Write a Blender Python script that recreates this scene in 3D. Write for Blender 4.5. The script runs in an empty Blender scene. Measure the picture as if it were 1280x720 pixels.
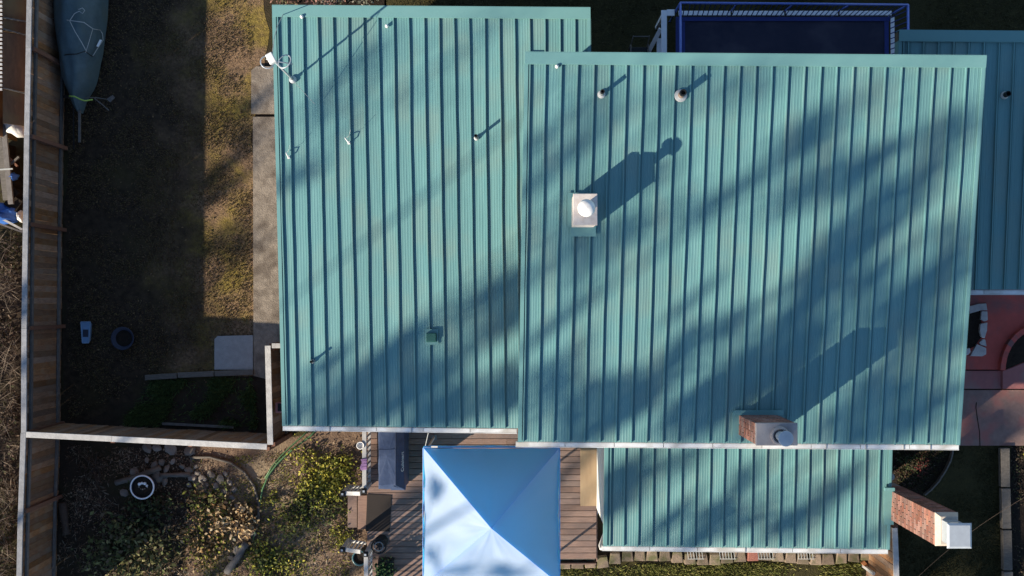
import bpy, bmesh, math, random
import numpy as np
from mathutils import Vector, Matrix, noise

random.seed(7)
rng = np.random.default_rng(7)
scene = bpy.context.scene
C = scene.collection

# ------------------------------------------------------------------ camera
F = 1215.0                       # focal length in photograph pixels (1280 wide)
CAMZ = 24.0                      # drone height above the ground
TILT = math.atan(18.0 / F)
cam_d = bpy.data.cameras.new('camera')
cam_d.sensor_width = 36.0
cam_d.lens = 36.0 * F / 1280.0
cam_d.clip_end = 2000
cam = bpy.data.objects.new('camera', cam_d)
C.objects.link(cam)
cam.location = (0, 0, CAMZ)
cam.rotation_euler = (TILT, 0, 0)
scene.camera = cam

# ------------------------------------------------------------------ light
SUN_AZ = math.radians(37.0)      # direction the shadows fall, from +X towards +Y
SUN_EL = math.radians(23.0)
world = bpy.data.worlds.new('World')
scene.world = world
world.use_nodes = True
wn = world.node_tree.nodes
bg = wn['Background']
sky = wn.new('ShaderNodeTexSky')
sky.sky_type = 'NISHITA'
sky.sun_disc = False
sky.sun_elevation = SUN_EL
sky.sun_rotation = math.radians(180 + 90 - 37)
sky.air_density = 1.0
sky.dust_density = 0.2
sky.ozone_density = 2.6
world.node_tree.links.new(sky.outputs[0], bg.inputs[0])
bg.inputs[1].default_value = 0.092
sun_d = bpy.data.lights.new('sun', 'SUN')
sun_d.energy = 5.0
sun_d.angle = math.radians(0.53)
sun_d.color = (1.0, 0.88, 0.69)
sun = bpy.data.objects.new('sun', sun_d)
C.objects.link(sun)
ldir = Vector((math.cos(SUN_AZ) * math.cos(SUN_EL), math.sin(SUN_AZ) * math.cos(SUN_EL), -math.sin(SUN_EL)))
sun.rotation_euler = ldir.to_track_quat('-Z', 'Y').to_euler()
sun.location = (-20, -15, 30)
scene.view_settings.view_transform = 'Standard'
scene.view_settings.look = 'None'
scene.view_settings.exposure = 1.05
scene.view_settings.gamma = 1.0
scene.view_settings.use_curve_mapping = False

# ------------------------------------------------------------------ helpers
_c, _s = math.cos(TILT), math.sin(TILT)

def at(px, py, z=0.0):
    """point of the place at height z that the photograph shows at pixel px,py"""
    x, y = (px - 640.0) / F, -(py - 360.0) / F
    d = Vector((x, y * _c + _s, y * _s - _c))
    t = (z - CAMZ) / d.z
    return Vector((d.x * t, d.y * t, z))

def wloc(o):
    v = Vector((0, 0, 0))
    while o is not None:
        v = v + o.location
        o = o.parent
    return v

def tag(o, label=None, cat=None, group=None, kind=None):
    if label: o['label'] = label
    if cat: o['category'] = cat
    if group: o['group'] = group
    if kind: o['kind'] = kind
    return o

def thing(name, loc, label, cat, group=None):
    o = bpy.data.objects.new(name, None)
    o.empty_display_size = 0.2
    C.objects.link(o)
    o.location = loc
    return tag(o, label, cat, group)

def inst(name, mesh, loc, rot=(0, 0, 0), parent=None, scale=(1, 1, 1)):
    o = bpy.data.objects.new(name, mesh)
    C.objects.link(o)
    if parent is not None:
        o.parent = parent
        loc = Vector(loc) - wloc(parent)
    o.location = loc
    o.rotation_euler = rot
    o.scale = scale
    return o

class MB:
    def __init__(self):
        self.v, self.f, self.m = [], [], []
    def add(self, verts, faces, mi=0):
        b = len(self.v)
        self.v += [Vector(p) for p in verts]
        self.f += [tuple(i + b for i in f) for f in faces]
        self.m += [mi] * len(faces)
        return self
    def hexa(self, bot, top, mi=0):
        n = len(bot)
        faces = [tuple(range(n))[::-1], tuple(range(n, 2 * n))]
        faces += [(i, (i + 1) % n, n + (i + 1) % n, n + i) for i in range(n)]
        return self.add(list(bot) + list(top), faces, mi)
    def box(self, c, size, rz=0.0, mi=0, rot=None):
        hx, hy, hz = size[0] / 2, size[1] / 2, size[2] / 2
        R = rot if rot is not None else Matrix.Rotation(rz, 3, 'Z')
        c = Vector(c)
        bot = [c + R @ Vector((x, y, -hz)) for x, y in ((-hx, -hy), (hx, -hy), (hx, hy), (-hx, hy))]
        top = [c + R @ Vector((x, y, hz)) for x, y in ((-hx, -hy), (hx, -hy), (hx, hy), (-hx, hy))]
        return self.hexa(bot, top, mi)
    def bar(self, a, b, w, h, mi=0, up=(0, 0, 1)):
        a, b = Vector(a), Vector(b)
        d = (b - a)
        L = d.length
        d.normalize()
        u = Vector(up)
        s = d.cross(u)
        if s.length < 1e-5:
            s = Vector((1, 0, 0))
        s.normalize()
        u = s.cross(d)
        R = Matrix((d, s, u)).transposed()
        return self.box((a + b) / 2, (L, w, h), rot=R, mi=mi)
    def poly(self, pts, z0, z1, mi=0):
        """prism of a plan outline (counter-clockwise) between two heights"""
        a = sum(pts[i][0] * pts[(i + 1) % len(pts)][1] - pts[(i + 1) % len(pts)][0] * pts[i][1] for i in range(len(pts)))
        if a < 0:
            pts = pts[::-1]
        return self.hexa([Vector((p[0], p[1], z0)) for p in pts], [Vector((p[0], p[1], z1)) for p in pts], mi)
    def cyl(self, a, b, r0, r1=None, n=14, mi=0):
        r1 = r0 if r1 is None else r1
        a, b = Vector(a), Vector(b)
        d = (b - a).normalized()
        s = d.cross(Vector((0, 0, 1)))
        if s.length < 1e-4:
            s = Vector((1, 0, 0))
        s.normalize()
        u = s.cross(d)
        ra = [a + (s * math.cos(k * 2 * math.pi / n) + u * math.sin(k * 2 * math.pi / n)) * r0 for k in range(n)]
        rb = [b + (s * math.cos(k * 2 * math.pi / n) + u * math.sin(k * 2 * math.pi / n)) * r1 for k in range(n)]
        return self.hexa(ra[::-1], rb[::-1], mi)
    def tube(self, path, r, n=6, mi=0):
        path = [Vector(p) for p in path]
        rings = []
        for i, p in enumerate(path):
            d = (path[min(i + 1, len(path) - 1)] - path[max(i - 1, 0)]).normalized()
            s = d.cross(Vector((0, 0, 1)))
            if s.length < 1e-4:
                s = Vector((1, 0, 0))
            s.normalize()
            u = s.cross(d)
            rr = r[i] if isinstance(r, (list, tuple)) else r
            rings.append([p + (s * math.cos(k * 2 * math.pi / n) + u * math.sin(k * 2 * math.pi / n)) * rr for k in range(n)])
        vs = [q for ring in rings for q in ring]
        fs = []
        for i in range(len(path) - 1):
            for k in range(n):
                k2 = (k + 1) % n
                fs.append((i * n + k, i * n + k2, (i + 1) * n + k2, (i + 1) * n + k))
        fs.append(tuple(range(n))[::-1])
        fs.append(tuple(range((len(path) - 1) * n, len(path) * n)))
        return self.add(vs, fs, mi)
    def lathe(self, c, prof, n=24, mi=0, caps=True):
        """profile of (radius, height) round a vertical axis through c"""
        c = Vector(c)
        vs, fs = [], []
        for r, z in prof:
            for k in range(n):
                a = k * 2 * math.pi / n
                vs.append(c + Vector((r * math.cos(a), r * math.sin(a), z)))
        for i in range(len(prof) - 1):
            for k in range(n):
                k2 = (k + 1) % n
                fs.append((i * n + k, i * n + k2, (i + 1) * n + k2, (i + 1) * n + k))
        if caps and prof[0][0] > 1e-4:
            fs.append(tuple(range(n))[::-1])
        if caps and prof[-1][0] > 1e-4:
            fs.append(tuple(range((len(prof) - 1) * n, len(prof) * n)))
        return self.add(vs, fs, mi)
    def mesh(self, name, mats, origin=Vector((0, 0, 0)), smooth=False):
        me = bpy.data.meshes.new(name)
        me.from_pydata([tuple(p - origin) for p in self.v], [], self.f)
        if not isinstance(mats, (list, tuple)):
            mats = [mats]
        for m in mats:
            me.materials.append(m)
        if len(mats) > 1:
            me.polygons.foreach_set('material_index', self.m)
        if smooth:
            me.polygons.foreach_set('use_smooth', [True] * len(me.polygons))
        me.update()
        return me
    def build(self, name, mats, parent=None, smooth=False, origin=None, bevel=0.0):
        if parent is not None:
            org = wloc(parent)
        else:
            org = Vector(origin) if origin is not None else Vector((0, 0, 0))
        me = self.mesh(name, mats, org, smooth)
        o = bpy.data.objects.new(name, me)
        C.objects.link(o)
        if parent is not None:
            o.parent = parent
        else:
            o.location = org
        if bevel:
            b = o.modifiers.new('bevel', 'BEVEL')
            b.width = bevel
            b.segments = 2
            b.limit_method = 'ANGLE'
        return o

def box_mesh(name, size, m, bev=0.0, jit=0.0, seed=0):
    """unit piece centred on its own origin, slightly uneven"""
    bm = bmesh.new()
    bmesh.ops.create_cube(bm, size=1.0)
    for v in bm.verts:
        v.co = Vector((v.co.x * size[0], v.co.y * size[1], v.co.z * size[2]))
    if bev:
        bmesh.ops.bevel(bm, geom=list(bm.edges), offset=bev, segments=1, affect='EDGES', clamp_overlap=True)
    r = random.Random(seed)
    if jit:
        for v in bm.verts:
            v.co += Vector((r.uniform(-jit, jit), r.uniform(-jit, jit), r.uniform(-jit, jit)))
    me = bpy.data.meshes.new(name)
    bm.to_mesh(me)
    bm.free()
    me.materials.append(m)
    return me

# ------------------------------------------------------------------ materials
def nmat(name, col, col2=None, scale=6.0, stretch=(1, 1, 1), rough=0.7, bump=0.0, bscale=40.0, rnd=0.0,
         spec=0.3, metal=0.0, col3=None, scale3=0.6, detail=6.0, contrast=0.5, sat=0.0, coord='Object'):
    m = bpy.data.materials.new(name)
    m.use_nodes = True
    nt = m.node_tree
    N, L = nt.nodes, nt.links
    b = N['Principled BSDF']
    b.inputs['Roughness'].default_value = rough
    b.inputs['Metallic'].default_value = metal
    b.inputs['Specular IOR Level'].default_value = spec
    tc = N.new('ShaderNodeTexCoord')
    oi = N.new('ShaderNodeObjectInfo')
    off = N.new('ShaderNodeVectorMath'); off.operation = 'MULTIPLY_ADD'
    L.new(oi.outputs['Random'], off.inputs[0])
    off.inputs[1].default_value = (37.0, 53.0, 19.0)
    L.new(tc.outputs[coord], off.inputs[2])
    mp = N.new('ShaderNodeMapping')
    L.new(off.outputs[0], mp.inputs[0])
    mp.inputs['Scale'].default_value = stretch
    last = None
    if col2 is not None:
        nz = N.new('ShaderNodeTexNoise')
        nz.inputs['Scale'].default_value = scale
        nz.inputs['Detail'].default_value = detail
        nz.inputs['Roughness'].default_value = 0.62
        L.new(mp.outputs[0], nz.inputs['Vector'])
        mr = N.new('ShaderNodeMapRange')
        mr.inputs[1].default_value = 0.5 - contrast * 0.4
        mr.inputs[2].default_value = 0.5 + contrast * 0.4
        L.new(nz.outputs[0], mr.inputs[0])
        mx = N.new('ShaderNodeMix'); mx.data_type = 'RGBA'
        L.new(mr.outputs[0], mx.inputs[0])
        mx.inputs[6].default_value = (*col, 1)
        mx.inputs[7].default_value = (*col2, 1)
        last = mx.outputs[2]
    else:
        rgb = N.new('ShaderNodeRGB')
        rgb.outputs[0].default_value = (*col, 1)
        last = rgb.outputs[0]
    if col3 is not None:
        nz3 = N.new('ShaderNodeTexNoise')
        nz3.inputs['Scale'].default_value = scale3
        nz3.inputs['Detail'].default_value = 5.0
        L.new(off.outputs[0], nz3.inputs['Vector'])
        mr3 = N.new('ShaderNodeMapRange')
        mr3.inputs[1].default_value = 0.47
        mr3.inputs[2].default_value = 0.66
        L.new(nz3.outputs[0], mr3.inputs[0])
        mx3 = N.new('ShaderNodeMix'); mx3.data_type = 'RGBA'
        L.new(mr3.outputs[0], mx3.inputs[0])
        L.new(last, mx3.inputs[6])
        mx3.inputs[7].default_value = (*col3, 1)
        last = mx3.outputs[2]
    if rnd:
        hs = N.new('ShaderNodeHueSaturation')
        mrr = N.new('ShaderNodeMapRange')
        L.new(oi.outputs['Random'], mrr.inputs[0])
        mrr.inputs[3].default_value = 1.0 - rnd
        mrr.inputs[4].default_value = 1.0 + rnd
        L.new(mrr.outputs[0], hs.inputs['Value'])
        if sat:
            wn_ = N.new('ShaderNodeTexWhiteNoise'); wn_.noise_dimensions = '1D'
            L.new(oi.outputs['Random'], wn_.inputs['W'])
            ms = N.new('ShaderNodeMapRange')
            L.new(wn_.outputs[0], ms.inputs[0])
            ms.inputs[3].default_value = 1.0 - sat
            ms.inputs[4].default_value = 1.0 + sat
            L.new(ms.outputs[0], hs.inputs['Saturation'])
        L.new(last, hs.inputs['Color'])
        last = hs.outputs[0]
    L.new(last, b.inputs['Base Color'])
    if bump:
        nb = N.new('ShaderNodeTexNoise')
        nb.inputs['Scale'].default_value = bscale
        nb.inputs['Detail'].default_value = 4.0
        L.new(mp.outputs[0], nb.inputs['Vector'])
        bn = N.new('ShaderNodeBump')
        bn.inputs['Strength'].default_value = min(1.0, bump)
        bn.inputs['Distance'].default_value = 0.02
        L.new(nb.outputs[0], bn.inputs['Height'])
        L.new(bn.outputs[0], b.inputs['Normal'])
    return m

def leafmat(name, rough=0.75, trans=0.12):
    m = bpy.data.materials.new(name)
    m.use_nodes = True
    nt = m.node_tree
    N, L = nt.nodes, nt.links
    b = N['Principled BSDF']
    b.inputs['Roughness'].default_value = rough
    b.inputs['Specular IOR Level'].default_value = 0.15
    a = N.new('ShaderNodeAttribute'); a.attribute_name = 'tint'
    nz = N.new('ShaderNodeTexNoise'); nz.inputs['Scale'].default_value = 9.0
    tc = N.new('ShaderNodeTexCoord')
    L.new(tc.outputs['Object'], nz.inputs['Vector'])
    mr = N.new('ShaderNodeMapRange')
    mr.inputs[3].default_value = 0.7; mr.inputs[4].default_value = 1.3
    L.new(nz.outputs[0], mr.inputs[0])
    vm = N.new('ShaderNodeVectorMath'); vm.operation = 'SCALE'
    L.new(a.outputs['Color'], vm.inputs[0]); L.new(mr.outputs[0], vm.inputs['Scale'])
    L.new(vm.outputs[0], b.inputs['Base Color'])
    return m

M = {}
M['roof'] = nmat('teal_roof_paint', (0.106, 0.240, 0.248), (0.132, 0.275, 0.278), 3.0, (6, 0.5, 1), 0.42, 0.06, 60, rnd=0.07, spec=0.35,
                 col3=(0.145, 0.258, 0.248), scale3=0.9)
M['trim'] = nmat('teal_trim_paint', (0.122, 0.262, 0.264), (0.134, 0.275, 0.275), 4.0, (1, 1, 1), 0.45, 0.0, spec=0.3, rnd=0.04)
M['deckmetal'] = nmat('roof_sheathing', (0.12, 0.10, 0.07), (0.09, 0.08, 0.06), 5.0)
M['white'] = nmat('white_gutter_paint', (0.80, 0.81, 0.82), (0.66, 0.65, 0.62), 5.0, (1, 1, 1), 0.4, 0.0, spec=0.3, col3=(0.50, 0.48, 0.44), scale3=2.2)
M['siding'] = nmat('white_siding_paint', (0.74, 0.74, 0.72), (0.66, 0.66, 0.63), 2.0, (1, 1, 6), 0.6, 0.05, 12)
M['darksiding'] = nmat('brown_stained_siding', (0.10, 0.075, 0.055), (0.075, 0.055, 0.042), 2.0, (1, 1, 6), 0.75, 0.1, 12)
M['seam'] = nmat('gutter_joint_grey', (0.35, 0.36, 0.37), (0.28, 0.28, 0.28), 30)
M['mortar'] = nmat('lime_mortar', (0.34, 0.28, 0.25), (0.26, 0.21, 0.19), 25, bump=0.3, bscale=90)
M['brick'] = nmat('red_brick', (0.27, 0.135, 0.108), (0.19, 0.090, 0.073), 14, (1, 1, 1), 0.85, 0.35, 60, rnd=0.32, sat=0.2,
                  col3=(0.24, 0.14, 0.11), scale3=7.0)
M['crown'] = nmat('weathered_concrete_crown', (0.40, 0.36, 0.34), (0.30, 0.265, 0.26), 7, (1, 1, 1), 0.85, 0.25, 50, col3=(0.25, 0.22, 0.22), scale3=3)
M['galv'] = nmat('galvanised_steel', (0.42, 0.46, 0.50), (0.36, 0.39, 0.43), 9, (1, 1, 1), 0.42, 0.0, spec=0.5, metal=0.25)
M['whitemetal'] = nmat('white_painted_steel', (0.80, 0.79, 0.77), (0.66, 0.63, 0.60), 9, (1, 1, 1), 0.5)
M['flange'] = nmat('grey_white_boot', (0.46, 0.47, 0.47), (0.34, 0.34, 0.34), 14, rough=.6)
M['stainwhite'] = nmat('stained_white_plaster', (0.66, 0.60, 0.56), (0.50, 0.42, 0.38), 8, (1, 1, 1), 0.7, 0.1, 30)
M['copper'] = nmat('brown_pipe', (0.36, 0.24, 0.18), (0.27, 0.18, 0.14), 20, rough=0.5)
M['dark'] = nmat('black_plastic', (0.012, 0.012, 0.013), (0.02, 0.02, 0.02), 20, rough=0.5)
M['grey'] = nmat('grey_plastic', (0.22, 0.24, 0.25), (0.17, 0.18, 0.2), 20, rough=0.5)
M['fence'] = nmat('weathered_cedar', (0.30, 0.168, 0.098), (0.150, 0.086, 0.053), 9, (5, 5, 0.7), 0.85, 0.35, 40, rnd=0.34, sat=0.22,
                  col3=(0.24, 0.165, 0.115), scale3=2.6)
M['fencecap'] = nmat('silvered_cap_timber', (0.50, 0.485, 0.47), (0.36, 0.345, 0.335), 8, (1, 1, 1), 0.85, 0.3, 40, rnd=0.14)
M['capgrey'] = nmat('blue_grey_cap_timber', (0.30, 0.30, 0.315), (0.20, 0.20, 0.21), 8, (1, 1, 1), 0.85, 0.3, 40, rnd=0.12)
M['rail'] = nmat('grey_rail_timber', (0.16, 0.145, 0.135), (0.10, 0.09, 0.085), 8, (1, 1, 1), 0.85, 0.3, 40, rnd=0.2)
M['post'] = nmat('red_brown_post', (0.21, 0.10, 0.065), (0.14, 0.072, 0.05), 8, (4, 4, 0.8), 0.85, 0.3, 40, rnd=0.2)
M['deck'] = nmat('brown_deck_stain', (0.27, 0.180, 0.145), (0.170, 0.110, 0.090), 6, (0.8, 7, 3), 0.7, 0.25, 40, rnd=0.16, sat=0.12,
                 col3=(0.16, 0.112, 0.098), scale3=1.5)
M['ply'] = nmat('tan_plywood', (0.33, 0.235, 0.145), (0.27, 0.185, 0.115), 4, (3, 0.6, 1), 0.8, 0.1, 30, rnd=0.1)
M['canopy'] = nmat('blue_canopy_polyester', (0.58, 0.70, 0.92), (0.595, 0.715, 0.93), 3, (1, 1, 1), 0.5, 0.16, 6, spec=0.35, col3=(0.58, 0.69, 0.90), scale3=1.5)
def make_translucent(m, col, fac):
    nt = m.node_tree
    b = nt.nodes['Principled BSDF']
    t = nt.nodes.new('ShaderNodeBsdfTranslucent'); t.inputs[0].default_value = (*col, 1)
    mx = nt.nodes.new('ShaderNodeMixShader'); mx.inputs[0].default_value = fac
    nt.links.new(b.outputs[0], mx.inputs[1]); nt.links.new(t.outputs[0], mx.inputs[2])
    nt.links.new(mx.outputs[0], nt.nodes['Material Output'].inputs['Surface'])
make_translucent(M['canopy'], (0.02, 0.58, 1.0), 0.56)
M['rubber'] = nmat('brown_rubber_mat', (0.026, 0.020, 0.018), (0.036, 0.028, 0.025), 40, rough=0.9, bump=0.4, bscale=150)
M['cover'] = nmat('slate_blue_vinyl', (0.036, 0.055, 0.110), (0.048, 0.070, 0.132), 4, (1, 1, 1), 0.5, 0.35, 9, spec=0.25)
M['tarp'] = nmat('faded_blue_tarpaulin', (0.080, 0.122, 0.140), (0.052, 0.085, 0.100), 5, (1, 1, 1), 0.6, 0.45, 10, spec=0.3, col3=(0.075, 0.105, 0.105), scale3=1.6)
M['concrete'] = nmat('aged_concrete', (0.31, 0.26, 0.21), (0.18, 0.15, 0.122), 9, (1, 1, 1), 0.9, 0.7, 50, col3=(0.125, 0.10, 0.08), scale3=2.6, rnd=0.08)
M['slab'] = nmat('pale_concrete_slab', (0.34, 0.34, 0.34), (0.27, 0.27, 0.27), 8, (1, 1, 1), 0.9, 0.3, 60)
M['red'] = nmat('faded_red_concrete_paint', (0.44, 0.085, 0.070), (0.35, 0.072, 0.060), 5, (1, 1, 1), 0.8, 0.2, 50, col3=(0.17, 0.085, 0.085), scale3=1.5)
M['redlight'] = nmat('worn_pink_concrete_paint', (0.30, 0.115, 0.11), (0.25, 0.10, 0.10), 6, (1, 1, 1), 0.8, 0.2, 50, col3=(0.23, 0.14, 0.13), scale3=2.0)
M['redconcrete'] = nmat('concrete_with_red_overspray', (0.25, 0.165, 0.145), (0.17, 0.112, 0.10), 5, (1, 1, 1), 0.9, 0.3, 60, col3=(0.30, 0.12, 0.105), scale3=1.8)
M['stone'] = nmat('whitewashed_stone', (0.48, 0.46, 0.45), (0.35, 0.33, 0.33), 7, (1, 1, 1), 0.9, 0.4, 30, rnd=0.12)
M['rock'] = nmat('grey_garden_rock', (0.25, 0.22, 0.19), (0.15, 0.13, 0.112), 7, (1, 1, 1), 0.9, 0.5, 25, rnd=0.3)
M['block'] = nmat('tan_retaining_block', (0.25, 0.185, 0.135), (0.15, 0.115, 0.085), 9, (1, 1, 1), 0.9, 0.5, 50, rnd=0.3, col3=(0.10, 0.095, 0.045), scale3=4.0)
M['blockred'] = nmat('red_retaining_block', (0.34, 0.14, 0.10), (0.26, 0.10, 0.08), 9, (1, 1, 1), 0.9, 0.5, 50)
M['ground'] = nmat('bare_brown_earth', (0.050, 0.036, 0.026), (0.026, 0.020, 0.015), 5, (1, 1, 1), 0.95, 0.9, 30, spec=0.1, col3=(0.050, 0.045, 0.018), scale3=0.5, detail=9)
def yard_mat():
    m = bpy.data.materials.new('mossy_worn_lawn_painted_sun')
    m.use_nodes = True
    N, L = m.node_tree.nodes, m.node_tree.links
    b = N['Principled BSDF']
    b.inputs['Roughness'].default_value = 0.95
    b.inputs['Specular IOR Level'].default_value = 0.1
    tc = N.new('ShaderNodeTexCoord')
    def nz(scale, detail=8.0, rough=0.6):
        n = N.new('ShaderNodeTexNoise'); n.inputs['Scale'].default_value = scale; n.inputs['Detail'].default_value = detail; n.inputs['Roughness'].default_value = rough
        L.new(tc.outputs['Object'], n.inputs['Vector']); return n.outputs[0]
    def rng_(v, a, b_, lo=0.0, hi=1.0):
        r = N.new('ShaderNodeMapRange'); L.new(v, r.inputs[0]); r.inputs[1].default_value = a; r.inputs[2].default_value = b_; r.inputs[3].default_value = lo; r.inputs[4].default_value = hi; return r.outputs[0]
    def mix(f, a, b_):
        x = N.new('ShaderNodeMix'); x.data_type = 'RGBA'; L.new(f, x.inputs[0])
        for k, c in ((6, a), (7, b_)):
            if isinstance(c, tuple): x.inputs[k].default_value = (*c, 1)
            else: L.new(c, x.inputs[k])
        return x.outputs[2]
    def mth(op, a, b_):
        x = N.new('ShaderNodeMath'); x.operation = op
        for k, c in ((0, a), (1, b_)):
            if isinstance(c, float): x.inputs[k].default_value = c
            else: L.new(c, x.inputs[k])
        return x.outputs[0]
    sp = N.new('ShaderNodeSeparateXYZ'); L.new(tc.outputs['Object'], sp.inputs[0])
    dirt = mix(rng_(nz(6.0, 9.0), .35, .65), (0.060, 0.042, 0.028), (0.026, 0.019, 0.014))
    sunlit_thatch = mix(rng_(nz(14.0, 9.0), .35, .65), (0.27, 0.175, 0.105), (0.115, 0.074, 0.045))
    moss = mix(rng_(nz(9.0, 8.0), .35, .65), (0.26, 0.190, 0.050), (0.11, 0.080, 0.028))  # moss tone, brightened as part of the painted sunlight
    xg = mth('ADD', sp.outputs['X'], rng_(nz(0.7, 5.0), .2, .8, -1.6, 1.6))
    near = rng_(xg, -8.9, -6.9)  # painted sunlight: thatch and moss tones brighten towards the house
    sunlit_mix = mix(rng_(nz(0.9, 5.0), .44, .6), sunlit_thatch, moss)
    base = mix(near, dirt, sunlit_mix)
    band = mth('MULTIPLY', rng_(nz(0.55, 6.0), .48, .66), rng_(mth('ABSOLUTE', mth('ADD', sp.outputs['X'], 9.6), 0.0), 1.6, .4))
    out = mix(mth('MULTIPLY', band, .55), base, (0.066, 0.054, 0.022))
    L.new(out, b.inputs['Base Color'])
    bn = N.new('ShaderNodeBump'); bn.inputs['Strength'].default_value = 1.0; bn.inputs['Distance'].default_value = 0.03
    L.new(nz(26.0, 5.0), bn.inputs['Height']); L.new(bn.outputs[0], b.inputs['Normal'])
    return m
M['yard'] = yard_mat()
M['lawn'] = nmat('damp_green_lawn', (0.060, 0.050, 0.020), (0.032, 0.029, 0.014), 6, (1, 1, 1), 0.95, 1.0, 30, spec=0.1, col3=(0.045, 0.040, 0.018), scale3=0.8, detail=9)
M['mulch'] = nmat('dry_mulch_and_dirt', (0.205, 0.140, 0.098), (0.105, 0.070, 0.050), 7, (1, 1, 1), 0.95, 1.0, 24, spec=0.1, col3=(0.25, 0.19, 0.125), scale3=0.7, detail=9)
M['soil'] = nmat('dark_garden_soil', (0.030, 0.022, 0.017), (0.015, 0.012, 0.010), 8, (1, 1, 1), 0.95, 1.0, 24, spec=0.1, detail=9)
M['timber'] = nmat('old_grey_timber', (0.16, 0.14, 0.12), (0.09, 0.08, 0.07), 8, (1, 4, 4), 0.9, 0.4, 40, rnd=0.25)
M['orangewood'] = nmat('orange_cedar_timber', (0.33, 0.13, 0.05), (0.25, 0.10, 0.04), 6, (1, 4, 4), 0.8, 0.2, 40)
M['hose'] = nmat('green_garden_hose', (0.09, 0.19, 0.085), (0.07, 0.15, 0.07), 30, rough=0.4)
M['railw'] = nmat('whitish_railing_paint', (0.46, 0.45, 0.44), (0.36, 0.35, 0.34), 8, (1, 1, 1), 0.6, 0.1, 40, rnd=0.12)
M['navy'] = nmat('navy_jump_mat', (0.022, 0.024, 0.048), (0.034, 0.034, 0.060), 3, (1, 1, 1), 0.85, 0.1, 200, col3=(0.055, 0.052, 0.078), scale3=1.3)
M['bluetube'] = nmat('blue_powder_coat', (0.10, 0.17, 0.52), (0.085, 0.145, 0.46), 8, rough=0.35, spec=0.5)
M['bluedark'] = nmat('dark_blue_webbing', (0.03, 0.045, 0.20), (0.025, 0.04, 0.17), 8, rough=0.7)
M['padwhite'] = nmat('white_vinyl_pad', (0.78, 0.79, 0.82), (0.70, 0.71, 0.75), 8, rough=0.5)
M['tub'] = nmat('pale_blue_plastic', (0.17, 0.29, 0.46), (0.13, 0.23, 0.38), 6, rough=0.5)
M['tubdark'] = nmat('dark_blue_enamel', (0.030, 0.036, 0.062), (0.022, 0.026, 0.045), 12, rough=0.5)
M['bluetarp'] = nmat('bright_blue_tarp', (0.04, 0.13, 0.42), (0.03, 0.10, 0.34), 6, rough=0.5, bump=0.4, bscale=14)
M['sack'] = nmat('white_woven_sack', (0.62, 0.60, 0.57), (0.48, 0.46, 0.43), 8, rough=0.7, bump=0.5, bscale=14)
M['brownboard'] = nmat('brown_stained_plywood', (0.150, 0.080, 0.040), (0.090, 0.048, 0.026), 4, (4, 1, 1), 0.8, 0.2, 30, rnd=0.2, col3=(0.16, 0.11, 0.05), scale3=1.4)
M['pink'] = nmat('faded_pink_paint', (0.50, 0.23, 0.22), (0.42, 0.18, 0.17), 12, rough=0.7)
M['cord'] = nmat('pale_cord', (0.42, 0.43, 0.42), (0.34, 0.35, 0.34), 30, rough=0.7)
M['limecord'] = nmat('lime_strap', (0.32, 0.48, 0.09), (0.26, 0.40, 0.08), 30, rough=0.6)
M['purple'] = nmat('purple_cloth', (0.30, 0.17, 0.32), (0.22, 0.12, 0.25), 14, rough=0.8)
M['teal_pot'] = nmat('teal_glazed_pot', (0.07, 0.16, 0.18), (0.05, 0.12, 0.14), 14, rough=0.3)
M['bark'] = nmat('rough_bark', (0.09, 0.065, 0.05), (0.05, 0.035, 0.028), 8, (3, 3, 0.6), 0.95, 0.6, 20)
M['leaf'] = leafmat('leaf_surface')

# ------------------------------------------------------------------ scattered leaves and grass
def in_poly(x, y, poly):
    inside = np.zeros(len(x), bool)
    n = len(poly)
    for i in range(n):
        x0, y0 = poly[i]; x1, y1 = poly[(i + 1) % n]
        cond = ((y0 > y) != (y1 > y)) & (x < (x1 - x0) * (y - y0) / (y1 - y0 + 1e-12) + x0)
        inside ^= cond
    return inside

def tinted_mesh(name, verts, faces, tints, mats):
    me = bpy.data.meshes.new(name)
    me.from_pydata(verts.tolist() if hasattr(verts, 'tolist') else verts, [], faces.tolist() if hasattr(faces, 'tolist') else faces)
    at_ = me.attributes.new('tint', 'FLOAT_COLOR', 'POINT')
    at_.data.foreach_set('color', np.asarray(tints, dtype=np.float32).ravel())
    for m in (mats if isinstance(mats, (list, tuple)) else [mats]):
        me.materials.append(m)
    me.update()
    return me

def leaf_cloud(cent, size, palette, up=0.4, aspect=0.55, r=None, jitter=0.25, lift=None):
    """quads of random lie at the given centres; palette rows are linear colours"""
    r = r or rng
    n = len(cent)
    d = r.normal(size=(n, 3)); d[:, 2] *= up
    d /= np.linalg.norm(d, axis=1)[:, None]
    e = r.normal(size=(n, 3)); e[:, 2] *= up
    e -= d * np.sum(d * e, axis=1)[:, None]
    e /= np.linalg.norm(e, axis=1)[:, None]
    s = r.uniform(size[0], size[1], n)[:, None]
    a = d * s * 0.5
    b = e * s * 0.5 * aspect
    v = np.stack([cent - a, cent + b, cent + a, cent - b], axis=1).reshape(-1, 3)
    f = np.arange(4 * n).reshape(-1, 4)
    pal = np.asarray(palette)
    t = pal[r.integers(0, len(pal), n)] * r.uniform(1 - jitter, 1 + jitter, (n, 1))
    t = np.concatenate([t, np.ones((n, 1))], axis=1)
    t = np.repeat(t, 4, axis=0)
    return v, f, t

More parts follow.
